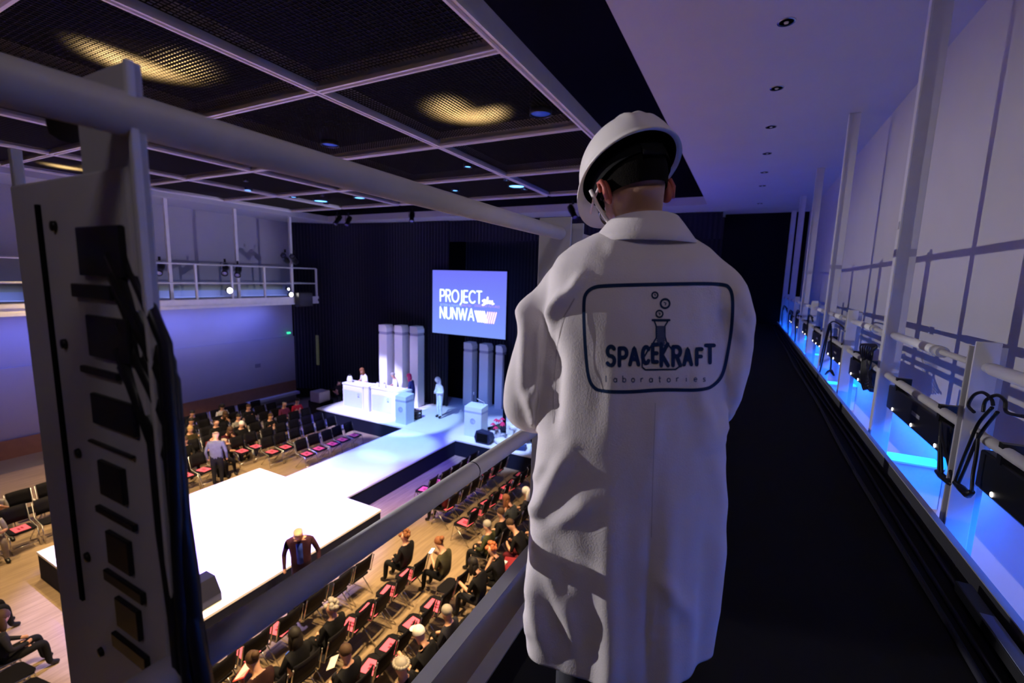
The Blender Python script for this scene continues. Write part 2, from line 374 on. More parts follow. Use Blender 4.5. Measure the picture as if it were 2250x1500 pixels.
# ---------------- flat stroke lettering
ARC = lambda cx, cy, rx, ry, a0, a1, n=12: [(cx+rx*cos(radians(a0+(a1-a0)*i/n)), cy+ry*sin(radians(a0+(a1-a0)*i/n))) for i in range(n+1)]
GL = {'P': (.58, [[(0, 0), (0, 1)], [(0, 1), (.3, 1)]+ARC(.3, .73, .26, .27, 90, -90)+[(0, .46)]]),
      'R': (.6, [[(0, 0), (0, 1)], [(0, 1), (.3, 1)]+ARC(.3, .75, .26, .25, 90, -90)+[(0, .5)], [(.28, .5), (.56, 0)]]),
      'O': (.86, [ARC(.43, .5, .42, .5, 0, 360, 22)]), 'J': (.3, [[(.22, 1), (.22, .0), (.02, -.2)]]),
      'E': (.5, [[(.46, 0), (0, 0), (0, 1), (.46, 1)], [(0, .5), (.44, .5)]]), 'C': (.74, [ARC(.42, .5, .42, .5, 45, 315, 16)]),
      'T': (.6, [[(0, 1), (.6, 1)], [(.3, 1), (.3, 0)]]), 'N': (.56, [[(0, 0), (0, 1), (.54, 0), (.54, 1)]]),
      'U': (.56, [[(0, 1), (0, .3)]+ARC(.27, .3, .27, .3, 180, 360)+[(.54, 1)]]), 'W': (.95, [[(0, 1), (.24, 0), (.47, .95), (.70, 0), (.95, 1)]]),
      'A': (.62, [[(0, 0), (.31, 1), (.62, 0)], [(.12, .33), (.5, .33)]]), 'S': (.52, [ARC(.27, .74, .25, .26, 30, 270, 10)+ARC(.25, .25, .26, .25, 90, -150, 10)]),
      'K': (.55, [[(0, 0), (0, 1)], [(.5, 1), (.04, .5), (.54, 0)]]), 'F': (.48, [[(0, 0), (0, 1), (.46, 1)], [(0, .52), (.4, .52)]])}
def stroke(mb, pts, w, F, k=1):
    """ribbon along 2D pts, F maps (u,v) to 3D"""
    P = []
    for i in range(len(pts)-1):
        a, c = pts[i], pts[i+1]; L = math.dist(a, c); n = max(1, int(L/(w*k)))
        for j in range(n): P.append((a[0]+(c[0]-a[0])*j/n, a[1]+(c[1]-a[1])*j/n))
    P.append(pts[-1]); h = w/2
    for i in range(len(P)-1):
        a, c = P[i], P[i+1]; L = math.dist(a, c)
        if L < 1e-9: continue
        nx, ny = -(c[1]-a[1])/L*h, (c[0]-a[0])/L*h
        mb.add([F(a[0]+nx, a[1]+ny), F(a[0]-nx, a[1]-ny), F(c[0]-nx, c[1]-ny), F(c[0]+nx, c[1]+ny)], [(0, 1, 2, 3)])
    for q in P: mb.add([F(q[0]+h*cos(2*pi*i/8), q[1]+h*sin(2*pi*i/8)) for i in range(8)], [tuple(range(8))])
def word(mb, txt, u0, v0, h, w, F, gap=.18, sx=1, k=1):
    u = u0
    for ch in txt:
        wd, ss = GL[ch]
        for st in ss: stroke(mb, [(u+x*h*sx, v0+y*h) for x, y in st], w, F, k)
        u += (wd*sx+gap)*h
    return u
def fontmesh(txt, size, F, bold=0):
    cu = bpy.data.curves.new('txt', 'FONT'); cu.body = txt; cu.size = size; cu.offset = bold; cu.resolution_u = 2; cu.fill_mode = 'FRONT'
    o = bpy.data.objects.new('txt', cu); C.objects.link(o)
    me = bake(o); vs = [F(v.co.x, v.co.y) for v in me.vertices]; fs = [tuple(p.vertices) for p in me.polygons]
    bpy.data.objects.remove(o); return vs, fs

# ---------------- projection screen
scr = thing('projection_screen', 'lit violet-blue projection screen with white lettering above the stage', 'screen', (-10.56, 16.28, -1.13))
def screen_mat():
    m = bpy.data.materials.new('screen image'); m.use_nodes = True; nt = m.node_tree; b = nt.nodes['Principled BSDF']
    tc = nt.nodes.new('ShaderNodeTexCoord'); g = nt.nodes.new('ShaderNodeSeparateXYZ'); nt.links.new(tc.outputs['Generated'], g.inputs[0])
    cr = nt.nodes.new('ShaderNodeValToRGB'); cr.color_ramp.elements[0].color = (.22, .35, 1, 1); cr.color_ramp.elements[1].color = (.17, .19, 1, 1)
    nt.links.new(g.outputs['Z'], cr.inputs['Fac']); nt.links.new(cr.outputs['Color'], b.inputs['Emission Color'])
    b.inputs['Base Color'].default_value = (.1, .1, .12, 1); b.inputs['Emission Strength'].default_value = .92; b.inputs['Roughness'].default_value = .9
    return m
sw, sh = 3.74, 2.78
MB().box(-sw/2, sw/2, 0, .02, -sh/2, sh/2).obj('screen_surface', screen_mat(), scr)
b = MB()
for a in ((-sw/2-.05, sw/2+.05, -.01, .05, sh/2, sh/2+.06), (-sw/2-.05, sw/2+.05, -.01, .05, -sh/2-.05, -sh/2), (-sw/2-.05, -sw/2, -.01, .05, -sh/2, sh/2), (sw/2, sw/2+.05, -.01, .05, -sh/2, sh/2)): b.box(*a)
b.obj('frame', M_black, scr)
M_lett = mat('projected letters', (.5, .5, .5), .9, var=0, emit=(.75, 1, 1), estr=1.05)
M_lett2 = mat('projected small letters', (.3, .3, .5), .9, var=0, emit=(.35, .62, 1), estr=.95)
M_lett3 = mat('projected pink letters', (.5, .3, .4), .9, var=0, emit=(.45, .32, 1), estr=.95)
M_lettw = mat('projected white', (.5, .5, .5), .9, var=0, emit=(1, .97, 1), estr=1.05)
M_lettp = mat('projected pink stripes', (.5, .4, .4), .9, var=0, emit=(1, .70, .85), estr=1.0)
def SF(u, v): return Vector((u, -.012, v))
k = sw/2125*1.035    # lettering laid out on a 2125 wide sheet
def su(x): return -sw/2+(x-10)*k*1.0
def sv(x, y): return sh/2-(y+110-(x-10)*.045)*k*1.0
def letters(txt, u, v, h, w_, gap, sx, m_, parent, F):
    for ch in txt:
        wd, ss = GL[ch]; b = MB()
        for st in ss: stroke(b, [(u+x*h*sx, v+y*h) for x, y in st], w_, F, .8)
        b.obj('letter', m_, parent, label='letter %s of the word %s' % (ch, txt)); u += (wd*sx+gap)*h
letters('PROJECT', su(250), sv(250, 640), .50, .072, .15, .80, M_lett, scr, SF)
letters('NUNWA', su(250), sv(250, 1050), .49, .072, .17, .89, M_lett, scr, SF)
b = MB()      # script word
for pts in ([(1470, 660), (1500, 590), (1440, 570), (1500, 540), (1560, 600)], [(1540, 620), (1580, 480), (1570, 620), (1640, 560), (1650, 620), (1700, 560), (1700, 630), (1745, 620)], [(1440, 665), (1490, 650), (1560, 600), (1640, 610)]):
    stroke(b, [(su(x), sv(0, y)) for x, y in pts], .075, SF, .8)
b.obj('script_lettering', M_lettw, scr)
b = MB()
for i in range(6): stroke(b, [(su(1240+i*50), sv(900, 850)), (su(1330+i*50), sv(900, 1100))], .062, SF, .8)
b.obj('stripe_pattern', M_lettw, scr)
b = MB()
for i in range(5): stroke(b, [(su(1590+i*56), sv(900, 860)), (su(1520+i*56), sv(900, 1110))], .062, SF, .8)
b.obj('stripe_pattern', M_lettp, scr)
for txt, x, m_, lab, sz in (('SISTERS & FASHION', 240, M_lett2, 'SISTERS & FASHION', .138), ('EXPECTED', 830, M_lett3, 'EXPECTED', .125), ('DISSIDENT FUTURES', 1225, M_lett3, 'DISSIDENT FUTURES', .142)):
    vs, fs = fontmesh(txt, sz, lambda u, v, x=x: SF(su(x)+u*.95, sv(x*.6, 745)+v), .002)
    MB().add(vs, fs).obj('small_lettering', m_, scr, label='small screen line '+lab)

# ---------------- lab desks and lecterns on the stage
M_panel = mat('desk panel', (.62, .72, .74), .45, var=.04)
M_line = mat('blue print', (.16, .20, .42), .6, var=0)
def desk(x0, x1, y, label, logo=.78):
    w = x1-x0; o = thing('desk', label, 'desk', ((x0+x1)/2, y, ZS), 0, 'white lab desks on the stage')
    MB().box(-w/2, w/2, 0, .62, 1.06, 1.12).obj('desktop', M_stage, o)
    MB().box(-w/2+.02, w/2-.02, .02, .05, 0, 1.06).obj('front_panel', M_stage, o)
    for sx in (-1, 1): MB().box(*sorted((sx*w/2, sx*(w/2-.03))), 0.05, .6, 0, 1.06).obj('side_panel', M_stage, o)
    MB().box(-w/2+.08, w/2-.10, .008, .02, .10, .80).obj('inset_panel', M_panel, o)
    MB().box(-w/2+.08, w/2-.10, .008, .02, .82, .99).obj('header_panel', M_stage, o)
    b = MB(); b.tube([(w*(logo-.5)+.05*cos(a), 0.003, .70+.05*sin(a)) for a in [i*pi/6 for i in range(13)]], .006, 5); b.box(w*(logo-.5)-.05, w*(logo-.5)+.05, 0, .006, .58, .62); b.obj('emblem', M_line, o)
desk(-15.56, -14.31, 13.9, 'left white lab desk with pale front panel on the stage')
desk(-13.98, -12.72, 14.0, 'second white lab desk, nearest the lectern on its left')
def plinth(x0, x1, y0, y1, h, name, label, cat):
    o = thing(name, label, cat, ((x0+x1)/2, (y0+y1)/2, ZS)); w, d = (x1-x0)/2, (y1-y0)/2
    MB().box(-w, w, -d, d, 0, h-.06).obj('body', M_stage, o); MB().box(-w-.015, w+.015, -d-.015, d+.015, h-.06, h).obj('top', M_stage, o); return o
plinth(-14.28, -14.01, 13.92, 14.5, 1.14, 'display_plinth', 'narrow bright white plinth between the two lab desks', 'plinth')
plinth(-12.69, -12.14, 13.98, 14.5, 1.16, 'display_plinth', 'white plinth between second desk and left lectern', 'plinth')
def lectern(x0, x1, y0, y1, label, m_):
    o = thing('lectern', label, 'lectern', ((x0+x1)/2, (y0+y1)/2, ZS), 0, 'lecterns on the stage'); w, d = (x1-x0)/2, (y1-y0)/2
    MB().box(-w, w, -d, d, 0, 1.0).obj('body', m_, o)
    b = MB(); b.add([(-w, -d, 1), (w, -d, 1), (w, d, 1), (-w, d, 1), (-w, -d, 1.13), (w, -d, 1.13), (w, d, 1.19), (-w, d, 1.19)], [(0, 3, 2, 1), (4, 5, 6, 7), (0, 1, 5, 4), (1, 2, 6, 5), (2, 3, 7, 6), (3, 0, 4, 7)])
    b.obj('slanted_top', m_, o)
    for z in (.955, .915): MB().box(-w-.004, w+.004, -d-.004, d+.004, z, z+.014).obj('stripe', M_line, o)
    b = MB(); b.tube([(.095*cos(a), -d-.004, .60+.095*sin(a)) for a in [i*pi/10 for i in range(21)]], .010, 5)
    b.tube([(.05*cos(a), -d-.004, .60+.05*sin(a)) for a in [radians(40+i*28) for i in range(11)]], .009, 5); b.tube([(0, -d-.004, .60), (.05, -d-.004, .60)], .008, 5)
    b.obj('round_emblem', M_line, o)
    return o
lectern(-12.10, -11.56, 13.45, 13.95, 'pale blue lectern with round emblem at the end of the desks', M_panel)
l2 = lectern(-8.98, -8.24, 13.72, 14.2, 'pale blue lectern with microphone right of the presenter', M_panel)
MB().tube([(.26, .1, 1.16), (.27, .1, 1.30), (.18, -.02, 1.37), (.06, -.06, 1.44)], .012, 6).obj('gooseneck_microphone', M_steelw, l2)
# microphone stand behind the right lectern
o = thing('microphone_stand', 'thin blue microphone stand behind the right lectern', 'microphone stand', (-9.1, 14.55, ZS))
MB().tube([(0, 0, .02), (0, 0, 1.35)], .012, 6).obj('pole', M_blackp, o)
MB().lathe([(.13, 0), (.13, .02), (.02, .03)], n=12).obj('base', M_blackp, o)
MB().ell((0, 0, 1.42), (.03, .03, .06)).obj('microphone', M_steelw, o)
# crate behind lectern
o = thing('crate', 'small dark crate behind the left lectern on the stage', 'crate', (-11.78, 14.35, ZS))
b = MB()
for z in (0, .14, .28): b.box(-.17, .17, -.14, .14, z, z+.05)
b.obj('slats', M_blackp, o, kind='stuff'); b = MB()
for sx in (-1, 1):
    for sy in (-1, 1): MB().box(sx*.16-.02, sx*.16+.02, sy*.13-.02, sy*.13+.02, 0, .36).obj('post', M_blackp, o)
# stage monitor wedge
o = thing('monitor_wedge', 'black octagonal stage monitor speaker in front of the right lectern', 'speaker', (-7.93, 13.48, ZS))
b = MB(); pr = [(-.26, 0), (.26, 0), (.34, .18), (.26, .40), (-.26, .46), (-.34, .2)]
b.add([(x, -.2, z) for x, z in pr]+[(x*.9, .2, z*.9) for x, z in pr], [tuple(range(6)), tuple(range(11, 5, -1))]+[(i, i+6, (i+1) % 6+6, (i+1) % 6) for i in range(6)]); bevel(b.obj('cabinet', mat('speaker blue black', (.015, .02, .06), .6), o), .012)
MB().box(-.22, .22, -.215, -.2, .07, .38).obj('grille', M_black, o)
# flowers
o = thing('flower_arrangement', 'red flowers with long stems standing on the stage by the monitor', 'flowers', (-7.75, 14.1, ZS))
MB().lathe([(.09, 0), (.13, .12), (.10, .3), (.07, .34)], n=12).obj('vase', M_steelw, o)
random.seed(3)
for i in range(7):
    a = i*2.4; e = Vector((.30*cos(a)*random.uniform(.5, 1), .2*sin(a), .62+random.uniform(-.12, .2)))
    MB().tube([(0, 0, .3), e*.6+Vector((0, 0, .1)), e], .008, 5).obj('stem', mat('stem green', (.08, .2, .1), .6), o)
    b = MB()
    for q in range(6):
        M = Matrix.Translation(e) @ Matrix.Rotation(q*pi/3, 4, 'Z') @ Matrix.Rotation(.7, 4, 'Y')
        b.ell(M @ Vector((.07, 0, 0)), (.075, .035, .012), 8, 5, (M.to_3x3()).to_4x4())
    b.obj('bloom', mat('red petals', (.75, .02, .12), .5), o, kind='stuff')
# drum kit and band gear
o = thing('drum_kit', 'bright white drum kit with cymbals partly hidden by the coat sleeve', 'drum kit', (-6.75, 14.3, ZS))
Mx = Matrix.Translation((0, 0, .28)) @ Matrix.Rotation(pi/2, 4, 'X')
MB().lathe([(.28, -.2), (.28, .2)], n=20, M=Mx).obj('bass_drum', M_stage, o)
for (x, y, z, r, h) in ((-.38, -.1, .45, .18, .16), (.36, -.1, .38, .2, .3), (-.14, .05, .62, .14, .16), (.15, .05, .62, .15, .18)): MB().lathe([(r, z), (r, z+h)], (x, y, 0), 16).obj('drum', M_stage, o)
for (x, y, z) in ((-.55, .2, 1.0), (.5, .2, 1.1)):
    c = MB().lathe([(.001, z+.03), (.06, z+.02), (.22, z), (.22, z-.004)], (x, y, 0), 18).obj('cymbal', M_chrome, o); MB().tube([(x, y, 0), (x, y, z)], .012, 6).obj('cymbal_stand', M_chrome, c)
o = thing('keyboard_case', 'blue-black instrument case lying at the stage front by the pipe', 'case', (-6.75, 13.5, ZS), .3)
bevel(MB().box(-.42, .42, -.15, .15, 0, .16).obj('case_body', mat('case blue black', (.02, .04, .15), .5), o), .02); MB().tube([(-.08, -.16, .08), (-.06, -.2, .08), (.06, -.2, .08), (.08, -.16, .08)], .01, 6).obj('handle', M_blackp, o)
o = thing('white_equipment_box', 'white box-shaped amplifier between flowers and drum kit', 'amplifier', (-7.35, 14.75, ZS))
bevel(MB().box(-.3, .3, -.18, .18, 0, .5).obj('cabinet', M_stage, o), .015); MB().box(-.25, .25, -.195, -.18, .06, .4).obj('grille', M_white, o)
o = thing('cloth_bundle', 'heap of white cloth on the stage in front of the drum kit', 'cloth', (-7.0, 13.75, ZS))
b = MB(); random.seed(5)
for i in range(9): b.ell((random.uniform(-.4, .4), random.uniform(-.2, .2), .1), (.22, .16, .12))
b.obj('cloth', M_stage, o, kind='stuff')
o = thing('lighting_pole', 'dark upright pole with base right of the blue pillars', 'pole', (-7.95, 14.98, ZS))
MB().tube([(0, 0, 0), (0, 0, 3.0)], .07, 10).obj('pole', M_black, o)
b = MB(); b.add([(-.75, -.25, .02), (.3, -.25, .02), (.3, .2, .02), (0, 0, .35)], [(0, 1, 2), (0, 1, 3), (1, 2, 3), (2, 0, 3)]); b.obj('draped_foot', M_drape, o)
o = thing('stage_stool', 'thin-legged stool at the right stage edge beside the pipe', 'stool', (-5.95, 13.5, ZS))
MB().lathe([(.17, .42), (.17, .46)], n=14).obj('seat', M_chair, o)
for a in range(4): MB().tube([(.1*cos(a*pi/2), .1*sin(a*pi/2), .42), (.18*cos(a*pi/2), .18*sin(a*pi/2), 0)], .01, 5).obj('leg', M_chrome, o)
# small things on desks
for n_, (x, y, s_, lab) in enumerate([(-15.3, 14.1, 1.0, 'white jug with dark cap on the left end of the left desk'), (-13.75, 14.2, .6, 'small white bowl on the left end of the second desk'), (-13.35, 14.2, .6, 'small white cup in the middle of the second desk')]):
    o = thing('desk_vessel', lab, 'vessel', (x, y, ZS+1.12))
    MB().lathe([(.10*s_, 0), (.13*s_, .12*s_), (.10*s_, .24*s_), (.07*s_, .30*s_)], n=12).obj('jar', M_stage, o)
    MB().lathe([(.07*s_, .30*s_), (.05*s_, .36*s_)], n=10).obj('cap', M_blackp, o)
# equipment left of the stage
o = thing('speaker_cabinet', 'black cabinet carrying a white box left of the stage', 'cabinet', (-17.2, 14.1, ZF))
bevel(MB().box(-.42, .42, -.35, .35, 0, .62).obj('body', M_black, o), .01); MB().box(-.37, .37, -.36, -.35, .05, .57).obj('grille', M_blackp, o)
o = thing('white_box', 'pale grey box on the black cabinet left of the stage', 'box', (-17.12, 14.0, ZF+.62))
bevel(MB().box(-.30, .30, -.3, .3, 0, .46).obj('box_body', mat('dull white box', (.5, .42, .38), .6), o), .01); MB().box(-.29, .29, -.29, .29, .46, .48).obj('lid', mat('box lid', (.6, .5, .42), .6), o)
o = thing('platform_speaker', 'small dark wedge speaker on the near corner of the white platform', 'speaker', (-8.15, 4.0, ZS))
b = MB(); pr = [(-.22, 0), (.22, 0), (.22, .15), (.05, .42), (-.22, .42)]
b.add([(x, -.24, z) for x, z in pr]+[(x, .24, z) for x, z in pr], [tuple(range(5)), tuple(range(9, 4, -1))]+[(i, i+5, (i+1) % 5+5, (i+1) % 5) for i in range(5)]); b.obj('cabinet', M_blackp, o); MB().box(-.2, .2, -.245, -.238, .04, .36).obj('grille', M_black, o)
#PART2
# ================================================================== NEAR BALCONY (walkway)
deckT = thing('walkway', 'black walkway floor the person in the white coat stands on', 'walkway', (0, 0, ZD))
MB().box(-.636, .975, -6, 17.6, -.22, 0).obj('deck_board', M_deck, deckT)
MB().box(-.83, -.775, -6, 17.6, -.25, .03).obj('edge_beam', M_steel, deckT)
MB().box(-.69, -.638, -6, 17.6, -.22, .005).obj('inner_beam', M_steel, deckT)
for i in range(14):
    y = -4.6+1.6*i
    for dy in (-.11, .07): MB().box(-.774, -.691, y+dy, y+dy+.04, -.2, .0).obj('cross_member', M_steel, deckT)
MB().box(.983, 1.012, -6, 17.6, -.25, .094).obj('toe_board', mat('toe board dark', (.05, .05, .06), .7), deckT); MB().box(.981, 1.014, -6, 17.6, .094, .10).obj('toe_board_cap', M_steel, deckT)
# left railing
rail = thing('walkway_railing', 'grey pipe railing left of the person in the white coat', 'railing', (-.75, 0, ZD))
def plate_post(parent, y, x0=-.10, x1=.05, h=1.57, z0=-.2, nm='post'):
    b = MB(); b.box(x0, x1, y-.045, y-.030, z0, h); b.box(x0+.05, x1+.03, y+.03, y+.045, z0, h-.02); b.box(x0+.06, x0+.075, y-.03, y+.03, z0, h-.05)
    o = b.obj(nm, M_steel, parent); bevel(o, .003); return o
for y in (1.93, 3.53, 5.13, 6.73, 8.33, 9.93, 11.5, 13.1, 14.7, 16.3): plate_post(rail, y)
MB().tube([(0, -.9, 1.5), (0, 17.4, 1.5)], .028, 16).obj('top_pipe', M_pipe, rail)
b = MB(); b.tube([(0, -.9, .67), (0, 17.4, .67)], .028, 16); b.obj('lower_pipe', M_pipe, rail)
for y in (1.2, 2.9): MB().tube([(0, y, .67), (0, y+.004, .67)], .0288, 16).obj('scuff_ring', M_blackp, rail)
# near post with cable box, out of focus at the left edge
npst = thing('near_post', 'blurred dark grey post with connector box at the left edge of the view', 'post', (-.75, .33, ZD))
bevel(MB().box(-.14, .015, -.008, .008, -.2, 1.565).obj('plate', M_steel, npst), .002)
bevel(MB().box(.010, .020, -.012, -.002, -.2, 1.565).obj('flange', M_steelw, npst), .002)
bevel(MB().box(-.425, -.41, -.005, .01, -.2, 1.50).obj('side_strip', M_steel, npst), .002)
bevel(MB().box(-.41, -.004, -.012, .008, .02, 1.435).obj('connector_box', mat('connector box paint', (.58, .56, .58), .5), npst), .004)
MB().tube([(-.41, .0, 1.60), (-.30, .01, 1.585), (-.20, .0, 1.53), (-.17, -.01, 1.50)], .022, 10).obj('black_hook', M_blackp, npst)
def on_box(x, y):
    p = hit(x, y, 1, .318); return (p.x+.75, p.z-ZD)
for (xa, ya, xb, yb) in [(178, 500, 285, 610), (168, 622, 258, 660), (200, 690, 300, 800), (188, 800, 270, 836), (210, 860, 310, 960), (205, 968, 300, 1000), (225, 1006, 285, 1108),
                         (222, 1120, 305, 1150), (242, 1160, 298, 1262), (240, 1268, 322, 1300), (262, 1305, 318, 1405), (258, 1412, 330, 1440)]:
    x0, z1 = on_box(xa, ya); x1, z0 = on_box(xb, yb)
    bevel(MB().box(x0, x1, -.020, -.0125, min(z0, z1), max(z0, z1)).obj('socket', M_blackp, npst), .002)
p0 = on_box(86, 450); p1 = on_box(165, 1300)
b = MB(); b.box(-.006, .006, -.0005, .004, 0, 1); o = b.obj('slot', M_black, npst)
o.matrix_local = Matrix.Translation((p0[0], -.016, p1[1])) @ Matrix(((1, 0, 0, 0), (0, 1, 0, 0), (0, 0, p0[1]-p1[1], 0), (0, 0, 0, 1)))
for (x, y) in [(122, 497), (145, 755), (175, 995), (195, 1222), (225, 1430)]:
    q = on_box(x, y); MB().lathe([(.001, -.006), (.008, -.005), (.009, 0)], n=10, M=Matrix.Translation((q[0], -.0125, q[1])) @ Matrix.Rotation(pi/2, 4, 'X') @ Matrix.Scale(-1, 4, (0, 0, 1))).obj('screw', M_blackp, npst)
cb = thing('cable_bundle', 'thick black cable bundle hanging down beside the blurred near post', 'cables', (-.75, .34, ZD))
random.seed(11)
for i in range(9):
    sx = random.uniform(-.02, .05); sy = random.uniform(-.01, .05); top = 1.36-random.uniform(0, .22)
    pts = [(-.06+sx*.3, -.02, top)]
    for j in range(1, 9):
        zz = top-j*(top-.1)/8; q = j/8
        pts.append((.005+sx*(.5+.8*q)+.012*sin(j*1.3+i), -.01+sy*q, zz))
    MB().tube(pts, random.choice([.009, .012, .014]), 8).obj('cable', M_blackp, cb)
b = MB(); b.box(-.005, .05, -.022, -.012, .60, .66); b.obj('yellow_tag', mat('dull yellow tape', (.22, .15, .03), .6), cb)

# right side: tall columns, short posts, pipes
def column(y, i):
    o = thing('column', 'tall white steel column on the right, %s from the camera' % ORD[i], 'column', (1.05, y, ZD), 0, 'tall columns right of the walkway')
    bevel(MB().box(0, .13, -.012, .012, -.5, ZC-ZD).obj('web', M_steelw, o), .003)
    bevel(MB().box(-.008, .006, -.035, .035, -.5, ZC-ZD).obj('flange', M_steelw, o), .003)
    MB().box(-.014, -.008, -.03, .03, 1.78, 1.84).obj('joint_cover', M_steel, o)
CY = [4.77, 8.05, 11.4, 14.6, 17.35]
for i, y in enumerate(CY): column(y, i)
def shortpost(y, i):
    o = thing('rail_post', 'short steel rail post on the right, %s from the camera' % ORD[i], 'post', (1.05, y, ZD), 0, 'short posts right of the walkway')
    bevel(MB().box(0, .15, .03, .042, -.5, 1.02).obj('rear_plate', M_steel, o), .003)
    bevel(MB().box(0, .10, -.042, -.03, -.5, 1.05).obj('front_plate', M_steelw, o), .003)
    MB().box(.04, .055, -.03, .03, -.4, .98).obj('web', M_steel, o)
PY = [3.13, 6.42, 9.75, 13.0, 16.1]
for i, y in enumerate(PY): shortpost(y, i)
rr = thing('right_railing', 'white sleeved pipe railing along the right side of the walkway', 'railing', (1.11, 0, ZD))
MB().tube([(0, 1.0, .92), (0, 17.5, .92)], .018, 12).obj('upper_pipe', M_pipe, rr)
MB().tube([(0, 1.0, .58), (0, 17.5, .58)], .026, 12).obj('lower_pipe', M_pipe, rr)
ys = sorted(CY+PY)
for a, c in zip([1.5]+ys[:-1], ys):
    L = c-a; MB().tube([(0, c-.03, .92), (0, c-.22, .92)], [.026, .029], 14).obj('pipe_collar', M_steelw, rr)
    MB().tube([(0, a+.42*L if L > 1 else a, .92), (0, c-.10, .92)], .031, 14).obj('pipe_sleeve', M_tape, rr)
    MB().tube([(0, a+.34*L, .92), (0, a+.40*L, .92)], .035, 14).obj('clamp_ring', M_steel, rr)
# strip fixtures hanging under the lower pipe
def strip(y0, y1, label, i):
    o = thing('strip_light', label, 'strip light', (1.13, (y0+y1)/2, ZD), 0, 'black strip lights under the right railing'); h = (y1-y0)/2
    bevel(MB().box(-.035, .09, -h, h, .34, .53).obj('housing', M_blackp, o), .01)
    for k in range(3): MB().lathe([(.001, .004), (.011, .003), (.013, 0)], n=10, M=Matrix.Translation((-.036, h*(.72-.72*k), .365)) @ Matrix.Rotation(-pi/2, 4, 'Y')).obj('led', M_lampled, o)
    MB().box(-.037, -.035, -.14, .02, .44, .465).obj('label_plate', mat('grey label', (.3, .3, .33), .5), o)
    for yy in (-h*.7, h*.7): MB().box(-.04, .05, yy-.02, yy+.02, .52, .62).obj('bracket', M_blackp, o)
for i, (a, c) in enumerate([(1.7, 2.98), (3.35, 4.62), (5.2, 6.2), (6.6, 7.85), (8.4, 9.55), (10.0, 11.2), (11.7, 12.8), (13.3, 14.4)]):
    strip(a, c, '%s black strip light from the camera under the right railing' % ORD[i], i)
# connector brackets between deck and wall
M_brk = mat('bracket paint', (.75, .75, .76), .5)
for i, y in enumerate([4.85, 8.2, 11.5, 14.7]):
    o = thing('wall_bracket', 'white beam bracket between walkway and right wall, %s from the camera' % ORD[i], 'bracket', (1.02, y, ZD), 0, 'white brackets below the right railing')
    MB().box(0, .535, -.09, .10, -.50, -.15).obj('beam_body', M_brk, o); MB().box(0, .535, -.11, .12, -.15, -.135).obj('top_flange', M_brk, o)
# cables over the right railing
def cable(name, label, pts_list, r, extra=None, group=None):
    o = thing(name, label, 'cable', pts_list[0][0], 0, group); o0 = Vector(pts_list[0][0])
    for pts in pts_list:
        P = [Vector(p)-o0 for p in pts]; Q = []
        for i in range(len(P)-1):
            a = P[max(i-1, 0)]; b_ = P[i]; c = P[i+1]; d = P[min(i+2, len(P)-1)]
            for j in range(6):
                t = j/6; Q.append(.5*((2*b_)+(c-a)*t+(2*a-5*b_+4*c-d)*t*t+(3*b_-a-3*c+d)*t*t*t))
        Q.append(P[-1]); MB().tube(Q, r, 8).obj('cord', M_blackp, o)
    for e in extra or []:
        e = [Vector(q)-o0 for q in e]; MB().tube(e, [.012, .019, .019, .012], 8).obj('plug', M_blackp, o)
    return o
def X(x, y, v=1.06): p = hit(x, y, 0, v); return (p.x, p.y, p.z)
cable('hanging_cable', 'black looped cable and plugs hanging over the lower pipe by the nearest short post', [
    [X(2140, 905), X(2128, 890), X(2140, 868), X(2160, 862), X(2178, 876), X(2182, 890)], [X(2160, 905), X(2166, 880), X(2190, 868), X(2208, 880), X(2212, 905), X(2250, 915)],
    [X(2180, 895), X(2150, 930), X(2130, 975), X(2112, 1020), X(2098, 1062)], [X(2192, 905), X(2150, 960), X(2120, 1030), X(2102, 1070)],
    [X(2068, 925), X(2070, 960), X(2082, 1010), X(2094, 1060)], [X(2066, 930), X(2064, 980), X(2062, 1040)], [X(2066, 935), X(2068, 990), X(2070, 1048)],
    [X(2150, 950), X(2145, 1000), X(2138, 1040), X(2135, 1080)]], .0078, [[X(2058, 1035), X(2068, 1044), X(2088, 1060), X(2096, 1064)], [X(2098, 1060), X(2112, 1072), X(2126, 1086), X(2136, 1080)]])
cable('hanging_cable', 'coiled black cable hung in a thick bunch between second short post and first column', [
    [X(1895+i*3, 790-i), X(1890+i*5, 762+i), X(1900+i*4, 756), X(1916+i*2, 764), X(1915-i*2, 790), X(1905+i*2, 830+i*3), X(1898+i*4, 856-i), X(1892+i*3, 830), X(1895+i*3, 790-i)] for i in range(6)], .008)
cable('hanging_cable', 'black cable with splayed plug hanging low by the second column', [
    [X(1822, 712), X(1832, 706), X(1850, 716), X(1858, 728)], [X(1826, 712), X(1818, 740), X(1808, 790), X(1800, 822)], [X(1826, 716), X(1826, 760), X(1826, 800), X(1824, 816)], [X(1822, 712), X(1810, 760), X(1800, 805), X(1797, 826)]], .010,
    [[X(1814, 822), X(1820, 816), X(1826, 814), X(1832, 824)]])
for i, (a, c_, lab) in enumerate([(1778, 700, 'black cable hanging in front of the third short post'), (1752, 690, 'thin black cable hanging by the fourth column'), (1736, 690, 'farthest but one black cable on the right railing'), (1722, 680, 'farthest black cable hanging on the right railing')]):
    cable('hanging_cable', lab, [[X(a+8, c_-2), X(a, c_-8), X(a-4, c_+15), X(a-4, c_+40), X(a-6, c_+62)], [X(a, c_), X(a+4, c_-6), X(a+8, c_+6)]], .013)
